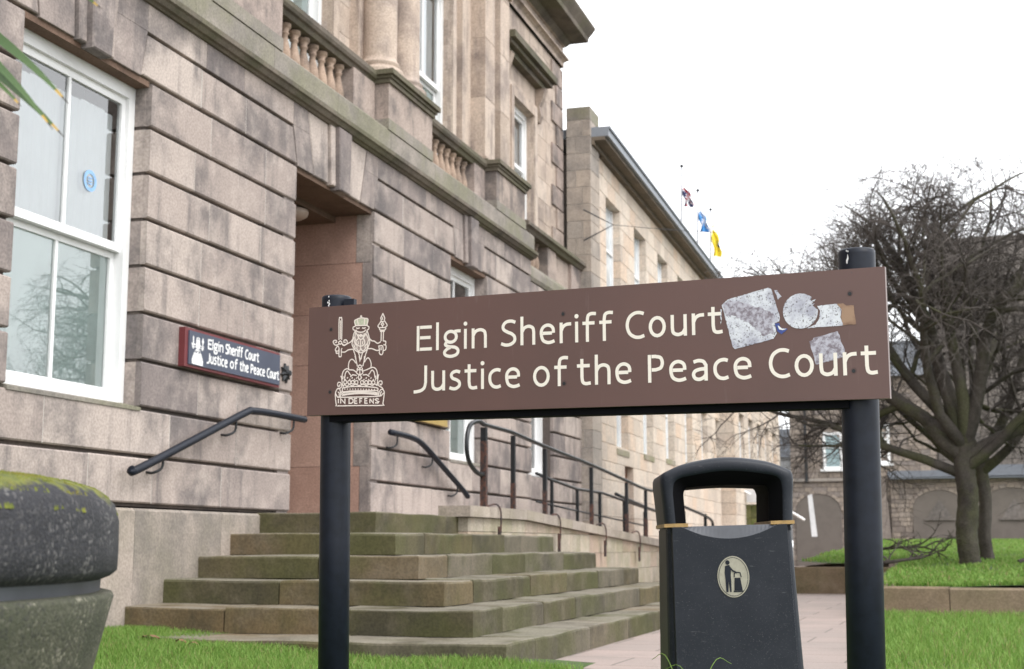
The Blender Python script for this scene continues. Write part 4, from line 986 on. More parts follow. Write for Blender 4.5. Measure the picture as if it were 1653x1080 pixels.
# ================================================================ PLANTER
pc=Vector((3.04,1.60,0))
planter=thing('round_planter',pc,'big round concrete planter with moss on its dark pebbly rim','planter')
TILT=Matrix.Translation(pc)@Matrix.Rotation(math.radians(0),4,'X')@Matrix.Translation(-pc)
m=MB(); seg=160
def ringlathe(mb,prof,mat=0): mb.lathe(prof,pc.x,pc.y,seg,mat,.5)
ringlathe(m,[(1.03,.66),(1.082,.680),(1.094,.69),(1.095,.72),(1.094,.775),(1.086,.803),(1.066,.823),(1.04,.834),(1.0,.841),(.95,.844),(.90,.838),(.86,.82),(.85,.77)])
o=m.build('upper_ring',M_agg,planter,True)
m=MB(); ringlathe(m,[(1.065,.64),(1.068,.70)]); m.build('recess_band',M_recess,planter,True)
m=MB(); ringlathe(m,[(.70,-.05),(.80,.1),(.98,.30),(1.055,.50),(1.079,.60),(1.09,.645),(1.086,.652),(1.06,.656)]); m.build('lower_bowl',M_bowl,planter,True)
m=MB(); m.lathe([(0,.80),(.9,.80)],pc.x,pc.y,48); m.build('soil',plain('planter_soil',(.04,.03,.02),.95,scale=20,bumpd=.01),planter)
# moss cushions: small mounds scattered on the shoulder
m=MB(); r=random.Random(5)
for k in range(24000):
    a=r.uniform(-2.0,.9); t=abs(r.gauss(0,.105)); nzv=math.sin(a*9+1)*.5+math.sin(a*23+2)*.3+math.sin(a*51)*.25
    t=t*(1.0+.55*nzv)
    # along profile from top (rad .95) outward/down
    t*=1.1
    q_=min(.999,t/.20)*5; pr_=[(.94,.844),(.985,.843),(1.02,.838),(1.052,.829),(1.076,.813),(1.090,.787)]; i_=int(q_); rad=pr_[i_][0]+(pr_[i_+1][0]-pr_[i_][0])*(q_-i_); z=pr_[i_][1]+(pr_[i_+1][1]-pr_[i_][1])*(q_-i_)
    if t>.19+.05*nzv or math.sin(a*37+t*60)+math.sin(a*83-t*35)+nzv*1.5<-.9+t*6: continue
    s=r.uniform(.0018,.0050); x=pc.x+rad*math.cos(a); y=pc.y+rad*math.sin(a)
    c=Vector((x,y,z)); q=r.uniform(0,6); V_=[c+Vector((s*math.cos(q+j*1.26),s*math.sin(q+j*1.26),-s*.5-.002)) for j in range(5)]+[c+Vector((0,0,s*.75))]
    m.add(V_,[(j,(j+1)%5,5) for j in range(5)],0,r.random())
m.build('moss',M_moss,planter)['kind']='stuff'
# cordyline growing in the planter
cd=thing('cordyline_plant',(pc.x-.15,pc.y-.1,.8),'spiky green palm-like plant with yellowed leaf tips standing in the planter','plant')
stem=Vector((pc.x-.22,pc.y-.1,.8)); crownp=ray(-190,-60,2.15)
m=MB(); m.tube([stem,stem.lerp(crownp,.5)+Vector((.02,0,0)),crownp],[.05,.045,.04],10); m.build('stem',M_bark,cd,True)
def leaf(p0,p1,p2,w,mb=None):
    own=mb is None; mb=mb or MB(); n=14; P=[]
    for i in range(n+1):
        t=i/n; P.append(p0*(1-t)**2+p1*2*t*(1-t)+p2*t*t)
    vs=[]
    for i,p in enumerate(P):
        t=i/n; d=(P[min(i+1,n)]-P[max(i-1,0)]).normalized(); sd=d.cross(Vector((p-CAM)).normalized()).normalized()
        ww=w*.42*(min(1,.5+t*2))*(1-t**1.25)**.9+.0005
        vs+= [p-sd*ww, p+Vector((0,0,-.25*ww)), p+sd*ww]
    o_=len(mb.v); mb.v+= [tuple(v) for v in vs]
    for i in range(n):
        for k in range(2):
            mb.f.append((o_+i*3+k,o_+i*3+k+1,o_+(i+1)*3+k+1,o_+(i+1)*3+k)); mb.m.append(0); mb.c.append(min(.999,(i+.5)/n*1.03))
    return mb
for (a,b,c,d) in (((-60,20),(40,85),(111,168),.021),((-70,40),(30,130),(85,209),.016),((-75,60),(40,150),(103,221),.019),((-60,90),(0,130),(34,172),.012),((60,-80),(120,-20),(164,14),.012)):
    p2=ray(*c,2.0); p1=ray(*b,2.03); p0=crownp.lerp(ray(*a,2.08),.98)
    leaf(p0,p1*1.0,p2,d).build('leaf',M_leaf,cd)
r=random.Random(3)
for k in range(46):
    a=r.uniform(0,6.28); el=r.uniform(-.1,1.3); L=r.uniform(.45,.7); d=Vector((math.cos(a)*math.cos(el),math.sin(a)*math.cos(el),math.sin(el)))
    rtx=r2; 
    tip=crownp+d*L+Vector((0,0,-.18)); 
    # keep the sight line clear of leaves that the photo does not show
    v=tip-CAM; dep=v.dot(fw); 
    if dep>0:
        px=826.5+FPX*v.dot(r2)/dep; py=540-FPX*v.dot(u2)/dep
        if px>-15 and py>-15: continue
    leaf(crownp,crownp+d*L*.6+Vector((0,0,.08)),tip,.022).build('leaf',M_leaf,cd)

# ================================================================ GROUND
def sheet(name,pts,z,mat): 
    m=MB(); m.add([(x,y,z) for x,y in pts],[tuple(range(len(pts)))]); return struct(m.build(name,mat))
sheet('ground',[(-400,-400),(400,-400),(400,600),(-400,600)],-.06,M_ground)
sheet('paving',[(-.2,6.0),(12,6.0),(12,50),(-.2,50)],0,M_pave)
def lawnz(x,y):
    e=max(0,1-max(0,x)/3.2); return .02+.125*e**.9+.012*math.sin(x*2.1+y*1.7)+.01*math.sin(x*4.7-y*3.1)
def gridlawn(name,x0,x1,y0,y1,nx,ny,fn,mask=None):
    m=MB(); vs=[];
    for i in range(nx+1):
        for j in range(ny+1):
            x=x0+(x1-x0)*i/nx;y=y0+(y1-y0)*j/ny; vs.append((x,y,fn(x,y)))
    fs=[(i*(ny+1)+j,(i+1)*(ny+1)+j,(i+1)*(ny+1)+j+1,i*(ny+1)+j+1) for i in range(nx) for j in range(ny)]
    m.add(vs,fs,0,.5); return struct(m.build(name,M_soil,None,True))
gridlawn('lawn_soil',-.0,3.3,-6,8.33,30,100,lambda x,y:lawnz(x,y) if y<7.86 else min(lawnz(x,y),.20 if x<.9 else .12))
gridlawn('lawn_soil',3.3,9,-6,6.9,30,60,lambda x,y:.035+.01*math.sin(x*3+y*2))
vsoil=gridlawn('verge_soil',4.83,13,8.0,14.72,30,30,lambda x,y:.03+.01*math.sin(x*3+y*2))
for v in vsoil.data.vertices: v.co.x-=.057*(v.co.y-8.8)
def rlz(x,y): return .30+.62*max(0,(y-14.9)/35)**.8+.015*math.sin(x*2+y)+.01*math.sin(x*5-y*2.3)
gridlawn('raised_lawn_soil',4.55,16,15.05,49,40,90,rlz); gridlawn('raised_lawn_soil',3.05,4.55,22.15,49,8,80,rlz)
# kerb of the raised lawn
kb=MB()
def kerb(x0,y0,x1,y1,w,h):
    d=Vector((x1-x0,y1-y0)); L=d.length; n=max(1,round(L/.9)); t=d/L; nn=Vector((-t.y,t.x))*w
    for i in range(n):
        a=Vector((x0,y0))+t*(L*i/n+.004); b=Vector((x0,y0))+t*(L*(i+1)/n-.004); hh=h+random.uniform(-.008,.008); e=.02
        vs=[(a.x,a.y,-.02),(b.x,b.y,-.02),(b.x+nn.x,b.y+nn.y,-.02),(a.x+nn.x,a.y+nn.y,-.02),(a.x,a.y,hh-e),(b.x,b.y,hh-e),(b.x+nn.x,b.y+nn.y,hh-e),(a.x+nn.x,a.y+nn.y,hh-e)]
        q=nn*.12; vs+=[(a.x+q.x,a.y+q.y,hh),(b.x+q.x,b.y+q.y,hh),(b.x+nn.x-q.x,b.y+nn.y-q.y,hh),(a.x+nn.x-q.x,a.y+nn.y-q.y,hh)]
        kb.add(vs,[(0,1,5,4),(1,2,6,5),(2,3,7,6),(3,0,4,7),(4,5,9,8),(6,7,11,10),(5,6,10,9),(7,4,8,11),(8,9,10,11)])
kerb(4.45,14.95,13,14.55,.16,.31); kerb(4.61,22.0,4.61,15.1,.16,.33); kerb(2.95,22.0,4.6,22.05,.16,.40); kerb(3.1,49,3.1,22.2,.15,.40)
tag(kb.build('stone_kerb',stone('kerb_stone',[(.17,.125,.08),(.22,.165,.11),(.25,.19,.14)],(.10,.08,.055),.6,(.10,.10,.04),.3)),'low brown stone edging wall around the raised lawn','kerb')
# grass blades
def grass(name,N_,sampler,h0,h1,w,label):
    P=sampler(N_); n=len(P); ang=rng.uniform(0,2*np.pi,n); hh=rng.uniform(h0,h1,n); lean=rng.normal(0,.35,(n,2))
    dx=np.cos(ang)*w/2; dy=np.sin(ang)*w/2
    V=np.zeros((n,5,3)); 
    V[:,0]=P; V[:,0,0]-=dx; V[:,0,1]-=dy; V[:,1]=P; V[:,1,0]+=dx; V[:,1,1]+=dy
    mid=P.copy(); mid[:,0]+=lean[:,0]*hh*.3; mid[:,1]+=lean[:,1]*hh*.3; mid[:,2]+=hh*.6
    V[:,2]=mid; V[:,2,0]+=dx*.8; V[:,2,1]+=dy*.8; V[:,3]=mid; V[:,3,0]-=dx*.8; V[:,3,1]-=dy*.8
    tip=P.copy(); tip[:,0]+=lean[:,0]*hh*.9; tip[:,1]+=lean[:,1]*hh*.9; tip[:,2]+=hh*.97; V[:,4]=tip
    me=bpy.data.meshes.new(name); me.vertices.add(n*5); me.vertices.foreach_set('co',V.ravel())
    idx=(np.arange(n)*5)[:,None]+np.array([0,1,2,3,3,2,4])[None]; me.loops.add(n*7); me.loops.foreach_set('vertex_index',idx.ravel().astype(np.int32))
    me.polygons.add(n*2); ls=((np.arange(n)*7)[:,None]+np.array([0,4])[None]).ravel(); me.polygons.foreach_set('loop_start',ls.astype(np.int32))
    me.update(calc_edges=True); me.validate()
    at=me.attributes.new('blk','FLOAT','FACE'); at.data.foreach_set('value',np.repeat(rng.uniform(0,1,n),2).astype(np.float32))
    me.materials.append(M_grass); o=bpy.data.objects.new(name,me); COL.objects.link(o); o['kind']='stuff'; tag(o,label,'grass'); return o
def patch(x,y):
    f=np.sin(x*5.1+y*3.3)+np.sin(x*11.7-y*7.9+1)+np.sin(x*23+y*19)*.7+rng.normal(0,.9,len(x)); return f>-1.7
def samp_front(n):
    # denser where it is seen
    x=rng.uniform(0,3.35,n); y=8.33-rng.uniform(0,1,n)**1.6*4.6
    k=~((y>7.84)&(x>.85))&((x<2.98)|(y<7.9))&patch(x,y); x=x[k];y=y[k]; z=np.array([lawnz(a,b) for a,b in zip(x,y)])-.004; return np.c_[x,y,z]
grass('lawn_grass',120000,samp_front,.02,.075,.0055,'bright green lawn grass in front of the steps')
def samp_right(n):
    y=14.7-rng.uniform(0,1,n)*8.2; x=4.80-.057*(y-8.8)+rng.normal(0,.02,n)+rng.uniform(0,1,n)**1.3*6.5; k=patch(x,y); x=x[k];y=y[k]; n=len(x); return np.c_[x,y,np.full(n,.03)]
grass('verge_grass',90000,samp_right,.025,.10,.0065,'rough green grass in front of the low stone kerb')
def samp_bin(n):
    x=rng.uniform(2.9,5.9,n); y=rng.uniform(3.0,6.95,n); return np.c_[x,y,np.full(n,.03)]
grass('foreground_grass',34000,samp_bin,.03,.09,.006,'green grass under the bin and the name board')
def samp_raised(n):
    x=rng.uniform(3.1,13,n); y=15.1+rng.uniform(0,1,n)**1.7*33; k=((x>4.6)|(y>22.2))&patch(x,y); x=x[k];y=y[k]
    return np.c_[x,y,np.array([rlz(a,b) for a,b in zip(x,y)])-.004]
grass('raised_lawn_grass',130000,samp_raised,.03,.07,.018,'short green grass of the raised lawn under the bare tree')
# tall tufts near the bin and posts
m=MB(); r=random.Random(8)
for (cx,cy,n,h) in ((4.55,4.75,5,.36),(4.85,4.7,3,.30),(5.02,4.6,3,.30)):
    for k in range(n):
        b=Vector((cx+r.uniform(-.05,.05),cy+r.uniform(-.05,.05),.03)); a=r.uniform(0,6.28); l=h*r.uniform(.75,1.0); d=Vector((math.cos(a),math.sin(a),0))*.09
        P=[b,b+Vector((0,0,l*.6))+d*.3,b+Vector((0,0,l*.95))+d,b+Vector((0,0,l*.9))+d*1.7]; m.tube(cat(P,4),[.0022*(1-i/15) +.0004 for i in range(13)],4,0,.8)
tag(m.build('tall_grass',M_grass),'few long grass stems standing in front of the bin','grass',None,'stuff')
# fallen brown leaves
def dead_leaf(x,y,z,s,lab):
    z=lawnz(x,y)+.015
    m=MB(); r_=random.Random(int(x*100)); P=[]
    for i in range(9):
        t=i/8; w=s*.35*math.sin(math.pi*t)**.8; P.append((x+t*s-s/2,y-w,z+.02+.02*math.sin(t*3)+r_.uniform(0,.01))); P.append((x+t*s-s/2,y,z+.03+.015*math.sin(t*3))); P.append((x+t*s-s/2,y+w,z+.025+.02*math.sin(t*4)))
    m.add(P,[(i*3+k,i*3+3+k,i*3+4+k,i*3+1+k) for i in range(8) for k in range(2)])
    tag(m.build('dead_leaf',plain('dead_leaf',(.20,.10,.05),.8)),lab,'leaf','fallen leaves on the lawn')
dead_leaf(.62,7.75,.25,.13,'curled brown fallen leaf on the lawn nearest the planter')
dead_leaf(.95,7.55,.19,.08,'small brown fallen leaf on the lawn below the lowest step, left')
dead_leaf(1.15,7.35,.17,.07,'small brown fallen leaf on the lawn, rightmost of the three')

# ================================================================ WING (plainer building beyond)
wing=thing('wing_building',(0,28,0),'plain beige ashlar wing with tall white windows and a dark eaves cornice','building')
wv=MB(); YW0,YW1=21.7,36.2; ZC=7.15; WA=.02
wins=[]   # (y0,y1,z0,z1)
for i in range(5): a=YW0+.93+2.43*i; wins.append((a,a+1.17,4.3,6.68))
for i in range(6): a=YW0+1.6+2.42*i; wins.append((a,a+1.0,2.36+.055*i,3.95))
def wbuild(mb,name,mats,par,smooth=False):     # the wing stands at a slight angle to the court front
    mb.v=[(x*math.cos(WA)-(y-YW0)*math.sin(WA),YW0+(y-YW0)*math.cos(WA)+x*math.sin(WA),z) for x,y,z in mb.v]; return mb.build(name,mats,par,smooth)
def wallgrid(mb,y0,y1,z0,z1,wins,X,h=.30,L=.62,mort=None,doors=[]):
    z=z0;k=0
    while z<z1-.01:
        zz=min(z1,z+h); y=y0-(L/2 if k%2 else 0); r=random.Random(k*13+int(X*9))
        while y<y1:
            y2=y+L*r.uniform(.75,1.25); segs=[(max(y,y0),min(y2,y1))]
            for (a,b,c,d) in wins+doors:
                if c<zz-.12 and z+.12<d:
                    ns=[]
                    for s,e in segs:
                        if e<=a or s>=b: ns.append((s,e))
                        else:
                            if s<a: ns.append((s,a))
                            if e>b: ns.append((b,e))
                    segs=ns
            v=r.random()
            for s,e in segs:
                if e-s>.02: mb.rblock(s+.003,e-.003,z+.003,zz-.003,X-.22,X,.003,0,v)
            y=y2
        z=zz;k+=1
doors=[(23.95,24.7,.9,2.1)]
wallgrid(wv,YW0,YW1,0,ZC,wins,0,doors=doors); wbuild(wv,'ashlar_wall',M_wing,wing)
bb=MB(); 
bb.box(-.24,-.21,YW0,YW1,0,ZC,0); wbuild(bb,'dark_room',M_dark,wing)
bb=MB(); bb.box(-9,-.26,YW0,YW1,0,7.1); wbuild(bb,'wing_body',M_pier,wing)
mw=MB()
for a,b,c,d in wins: mw.box(-.23,.015,a-.02,b+.02,c-.10,c,0)
wbuild(mw,'window_sill',stone('wing_sill',[(.3,.26,.2),(.34,.3,.24)],(.18,.17,.12),.5,(.2,.22,.08),.4),wing)
for a,b,c,d in wins:
    f=MB(); x=-.13; t=.06
    f.box(x-.05,x,a,a+t,c,d); f.box(x-.05,x,b-t,b,c,d); f.box(x-.05,x,a+t,b-t,c,c+t); f.box(x-.05,x,a+t,b-t,d-t,d); f.box(x-.04,x-.005,(a+b)/2-.02,(a+b)/2+.02,c+t,d-t); zz=c+(d-c)*.62; f.box(x-.04,x,a+t,(a+b)/2-.02,zz,zz+.05); f.box(x-.04,x,(a+b)/2+.02,b-t,zz,zz+.05)
    fr=wbuild(f,'window',M_white,wing); g=MB(); g.add([(x-.03,a+t,c+t),(x-.03,b-t,c+t),(x-.03,b-t,d-t),(x-.03,a+t,d-t)],[(0,1,2,3)]); wbuild(g,'pane',plain('pane_pale',(.72,.77,.80),.08,scale=1,var=.4,spec=.6),fr)
m=MB(); m.box(-.2,-.12,23.95,24.7,.3,2.1); wbuild(m,'door',M_wood,wing)
m=MB()
for z0,z1,x,mi in ((ZC,ZC+.07,.09,0),(ZC+.07,ZC+.13,.27,0),(ZC+.13,ZC+.25,.33,1),(ZC+.25,ZC+.29,.36,1)): m.box(.052 if z1<7.3 else -1,x,YW0-.32,YW0+.45,z0,z1,mi) if z1<7.3 else None; m.box(-1,x,YW0-.32 if z1>7.3 else YW0+.45,YW1+.1,z0,z1,mi)
m.box(-1,.25,YW0+.3,YW1,ZC+.29,ZC+.37,2)
wbuild(m,'eaves_cornice',[stone('eaves_stone',[(.16,.13,.10),(.2,.16,.12)],(.09,.08,.07),.6),M_lead,M_ledge],wing)
pr=MB(); z=0;k=0
while z<7.76:
    zz=min(7.78,z+.28); r=random.Random(k); xm=-.34+.40*(.36 if k%2 else .64); top=z>7.3
    if k%3==0: pr.box(-.345,.05,21.3,21.9,z+.005,zz-.005,1 if top else 0)
    else: pr.box(-.345,xm-.004,21.3,21.9,z+.005,zz-.005,1 if top else 0); pr.box(xm+.004,.05,21.3,21.9,z+.005,zz-.005,1 if top else 0,r.random())
    z=zz;k+=1
pr.box(-.33,.04,21.31,21.9,0,7.74,2); pr.build('corner_pier',[M_pier,M_string,M_mort],wing)
# far wing beyond
far=thing('far_wing_building',(.26,40,0),'distant beige wing with a row of five tall narrow windows','building')
fwm=MB(); XF=.08; Y0f,Y1f=36.25,46.2; fz=1.0
fw_w=[(37.1+1.78*i,38.03+1.78*i,2.77,4.02) for i in range(5)]
wallgrid(fwm,Y0f,Y1f,.3,6.3,fw_w,XF,.3,.7); 
for k in range(20): fwm.box(-6,XF-.005,Y0f-.01,Y0f+.2,.3+k*.3+.004,.6+k*.3-.004,0)
fwm.build('ashlar_wall',M_wing,far); bb=MB(); bb.box(-6,XF-.2,Y0f+.05,Y1f,0,6.25); bb.build('building_body',M_dark,far)
for a,b,c,d in fw_w:
    f=MB(); f.box(XF-.14,XF-.10,a,b,c,d); f.build('window',M_whiteold,far)
m=MB(); m.box(-6,XF+.15,Y0f-.1,Y1f+.1,6.3,6.5); m.build('eaves_cornice',M_lead,far)

# flagpoles and flags
def flagset(y,ztop,kind,label,flabel,X=-.38):
    p=thing('flagpole',(X,y,7.4),label,'flagpole','flagpoles on the wing roof'); m=MB(); m.tube([(X-.05,y,7.4),(X,y,ztop)],.022,8); m.build('pole',M_wire,p,True)
    m=MB(); m.lathe([(0,ztop+.05),(.04,ztop+.03),(.045,ztop),(.03,ztop-.03),(0,ztop-.04)],X,y,10); m.build('finial',M_iron,p,True)
    m=MB(); n=18; W_=9; h=[.72,.80,1.0][kind]
    top=ztop-.25
    vs=[]
    for i in range(n+1):
        for j in range(W_+1):
            s=i/n; t=j/W_; w=.06+.28*min(1,s*1.6)*(1-.25*s)
            vs.append((X+.03+w*t*.8+.04*math.sin(s*9+t*6),y+.07*math.sin(t*14+s*4)*min(1,s*2),top-h*s-.25*t*(1-s)-.05*t))
    o_=len(m.v); m.v+=vs
    for i in range(n):
        for j in range(W_):
            s=(i+.5)/n;t=(j+.5)/W_
            if kind==0:
                d=min(abs(s-.42-(t-.5)*.25),abs(t-.5)*.7,abs((s-.42)-(t-.5)*1.0),abs((s-.42)+(t-.5)*1.0)); mi=0 if d<.05 else (2 if d<.10 else 1)
            elif kind==1: mi=2 if min(abs((s-.45)-(t-.5)*.9),abs((s-.45)+(t-.5)*.9))<.07 else 3
            else: mi=4 if not (.5<s<.68 and t>.4) else 1
            a=o_+i*(W_+1)+j; m.f.append((a,a+1,a+W_+2,a+W_+1)); m.m.append(mi); m.c.append(.5)
    tag(m.build('flag',[M_flagr,M_flagb,M_flagw,M_flagsb,M_flagy],None,True),flabel,'flag','flags above the wing')
flagset(31.9,9.59,0,'white flagpole nearest the court, flying the union flag','limp red, white and navy union flag')
flagset(34.1,9.54,1,'middle white flagpole, flying the blue and white flag','limp sky blue saltire flag with white cross')
flagset(36.05,9.50,2,'farthest white flagpole, flying the yellow flag','limp yellow flag with a dark emblem')

w0=ray(990,363,22.3); w1=ray(1700,342,27)
m=MB(); P=[w0.lerp(w1,i/16)+Vector((0,0,-.28*(1-(2*i/16-1)**2))) for i in range(17)]; m.tube(P,.005,4)
tag(m.build('overhead_wire',M_iron),'thin wire sagging from the wing wall bracket across to the tree','wire')
wb_=thing('wire_bracket',w0,'small forked iron bracket holding the wire on the wing wall','bracket')
m=MB(); m.tube([(.0,w0.y-.25,w0.z+.22),w0,(.0,w0.y-.25,w0.z-.28)],.012,6); m.build('fork',M_iron,wb_)

# ================================================================ BACK BUILDINGS at the end of the lawn
YB=50
def rubble(mb,x0,x1,z0,z1,Y,holes=[],h=.17,L=.34,topf=None,m=0):
    z=z0;k=0
    while z<z1-.01:
        hh=h*random.uniform(.8,1.25); zz=min(z1,z+hh); x=x0; 
        while x<x1-.01:
            x2=min(x1,x+L*random.uniform(.5,1.5)); zc=(z+zz)/2; xc=(x+x2)/2; ok=True
            for (a,b,c,d,arch) in holes:
                if a<xc<b and c<zc<d-(arch*((xc-(a+b)/2)/((b-a)/2))**2): ok=False
            if topf and zc>topf(xc): ok=False
            if ok: mb.box(x+.008,x2-.008,Y+random.uniform(-.015,.01),Y+.4,z+.008,zz-.008,m)
            x=x2
        z=zz;k+=1
def archfill(par,x0,x1,zb,zs,zc,Y):
    c=(x0+x1)/2; h=(x1-x0)/2; m=MB(); P=[(x0,Y,zb),(x1,Y,zb)]+[(c+h*math.cos(math.pi*i/16),Y,zs+(zc-zs)*math.sin(math.pi*i/16)) for i in range(17)]
    n=len(P); m.add(P+[(x,y+.06,z) for x,y,z in P],[tuple(range(n))]+[(i,n+i,n+(i+1)%n,(i+1)%n) for i in range(n)]); m.build('blocked_arch',M_arch,par)
    m=MB()
    for i in range(13):
        a=math.pi*(i+.04)/13; b=math.pi*(i+.96)/13; q=[]
        for t,k in ((a,1.01),(b,1.01),(b,1.13),(a,1.13)): q.append((c+h*k*math.cos(t),Y-.02,zs+((zc-zs)*k+ (k-1)*.35)*math.sin(t)))
        m.add(q+[(x,y+.06,z) for x,y,z in q],[(3,2,1,0),(0,1,5,4),(1,2,6,5),(2,3,7,6),(3,0,4,7)])
    m.build('arch_ring',M_rubble,par)
holesA=[(1.14,1.80,3.34,4.6,0)]
A=thing('rear_rubble_building',(2,YB,.9),'old rubble stone house with blocked arches and a white sash window','building')
m=MB(); rubble(m,0.0,4.95,0,6.6,YB,holesA); m.build('rubble_wall',M_rubble,A)
m=MB(); m.box(.02,4.95,YB+.03,YB+.05,0,6.6); m.build('wall_bedding',M_rubble_d,A)
archfill(A,.14,1.69,0,1.9,2.48,YB-.04)
m=MB(); m.add([(-.1,YB-.3,6.5),(5.0,YB-.3,6.5),(5.0,YB+4,8.3),(-.1,YB+4,8.3),(5,YB+8,6.5),(-.1,YB+8,6.5)],[(0,1,2,3),(3,2,4,5),(0,3,5),(1,4,2)]); m.build('roof',M_slate,A)
m=MB(); m.box(0.02,4.93,YB+.13,YB+8,-.05,6.5); m.build('building_body',M_rubble_d,A)
m=MB(); m.box(0,3.1,YB-.1,YB+.02,2.92,3.02); m.build('ledge',M_pier,A)
def rearwin(x0,x1,z0,z1,par):
    f=MB(); y=YB-.02; t=.09; f.box(x0,x0+t,y,y+.1,z0,z1); f.box(x1-t,x1,y,y+.1,z0,z1); f.box(x0+t,x1-t,y,y+.1,z0,z0+t); f.box(x0+t,x1-t,y,y+.1,z1-t,z1); zz=(z0+z1)/2+.1; f.box(x0+t,x1-t,y+.01,y+.09,zz,zz+.06); f.box(x0-.1,x1+.1,y-.08,y+.1,z0-.08,z0-.0)
    o=f.build('window',M_white,par); g=MB(); g.box(x0+t,x1-t,y+.03,y+.05,z0+t,z1-t); g.build('pane',plain('rear_pane',(.30,.40,.42),.15),o)
rearwin(1.14,1.80,3.34,4.62,A); rearwin(3.0,3.4,3.5,4.9,A)
m=MB(); m.tube([(.55,YB-.1,2.9),(.55,YB-.1,6.5)],.05,8); m.build('drainpipe',M_rail,A)
m=MB(); m.add([(2.95,YB-.5,.8),(3.35,YB-.5,.8),(3.2,YB-.05,2.95),(3.0,YB-.05,2.95),(2.95,YB+.2,.8),(3.35,YB+.2,.8)],[(0,1,2,3),(1,5,2),(0,3,4)]); m.build('buttress',M_rubble,A)
Bb=thing('rear_gabled_building',(7.5,YB,.9),'tall grey stone building behind the bare tree, with blocked arches below a slate ledge','building')
holesB=[]
m=MB(); rubble(m,3.36,14,.3,3.0,YB-.12,holesB,m=0); m.build('arcade_wall',M_rubble,Bb)
m=MB(); rubble(m,4.97,14,3.0,9.9,YB+.3,h=.3,L=.6); m.build('rubble_wall',M_rubble_d,Bb)
m=MB(); m.box(4.97,14,YB+.45,YB+9,.8,9.85); m.box(3.4,14,YB+.15,YB+.3,.8,3.0); m.build('building_body',M_rubble_d,Bb)
archfill(Bb,4.08,5.80,.4,1.95,2.56,YB-.16); archfill(Bb,6.28,8.2,.4,1.95,2.62,YB-.16)
for x in (4.95,7.35):
    m=MB(); m.add([(x-.42,YB-.175,1.62),(x+.42,YB-.175,1.62),(x+.22,YB-.175,1.95),(x,YB-.175,2.25),(x-.22,YB-.175,1.95)],[(0,1,2,3,4)]); m.box(x-.5,x+.5,YB-.22,YB-.165,1.55,1.615); m.build('arch_patch',M_rubble_d,Bb)
m=MB(); m.add([(3.3,YB-.45,3.0),(14,YB-.45,3.05),(14,YB+.3,3.45),(3.3,YB+.3,3.4)],[(0,1,2,3)]); m.box(3.3,14,YB-.45,YB+.28,2.94,2.995); m.build('slate_ledge',M_slate,Bb)
m=MB(); m.add([(4.8,YB,9.85),(14.2,YB,9.95),(14.2,YB+4.5,12.2),(4.8,YB+4.5,12.2),(14.2,YB+9,9.9),(4.8,YB+9,9.9)],[(0,1,2,3),(3,2,4,5),(0,3,5)]); m.build('roof',plain('brown_roof',(.075,.06,.048),.8,scale=3),Bb)
m=MB(); m.tube([(6.1,YB-.3,.9),(6.1,YB-.3,2.0)],.05,6); tag(m.build('thin_post',M_rail),'thin dark post in front of the right-hand blocked arch','post')
out=thing('slate_roofed_outbuilding',(-.2,52,1),'small white-walled outbuilding with a blue-grey slate roof between the two wings','building')
m=MB(); m.box(-1.2,.02,52,56,.9,3.95); m.build('white_wall',M_whiteold,out); m=MB(); m.add([(-1.3,51.8,3.9),(.05,51.8,3.9),(.05,54,5.1),(-1.3,54,5.1),(.05,56.2,3.9),(-1.3,56.2,3.9)],[(0,1,2,3),(3,2,4,5)]); m.build('roof',M_slate,out)
pch=thing('mossy_ramp_block',(0,38.5,.9),'mossy stone block wall under a white fascia at the far entrance','wall')
m=MB(); 
for k in range(3):
    for j in range(5): m.box(-.66+j*.29+.004,-.66+(j+1)*.29-.004,38,38.6,.7+k*.37+.004,.7+(k+1)*.37-.004,0)
m.build('mossy_wall',stone('mossy_blocks',[(.10,.11,.035),(.15,.15,.06),(.20,.19,.08)],(.05,.05,.03),.6,(.08,.11,.02),.6),pch)
m=MB(); m.box(.12,.92,37.9,38.0,1.86,2.20); m.build('white_fascia',M_whiteold,pch)
pl2=MB(); pl2.add([(.80,47.5,2.35),(.94,47.5,2.40),(1.10,47.2,1.0),(.92,47.2,1.0),(.80,47.56,2.35),(.94,47.56,2.40),(1.10,47.26,1.0),(.92,47.26,1.0)],[(0,3,2,1),(4,5,6,7),(0,1,5,4),(1,2,6,5),(2,3,7,6),(3,0,4,7)])
tag(pl2.build('leaning_plank',M_whiteold),'tall white board leaning at the left blocked arch','board')
m=MB(); m.tube([(1.1,37.9,1.72),(1.28,37.9,1.60),(1.63,37.9,1.38)],.035,6); tag(m.build('white_handrail',M_white),'short white sloping handrail right of the bin at the far entrance','handrail')
m=MB(); m.tube([(-.12,37.8,2.27),(.0,37.8,2.20),(.24,37.8,2.06)],.03,6); tag(m.build('white_stair_rail',M_white),'white rail in front of the far fascia, seen through the bin hood','handrail')

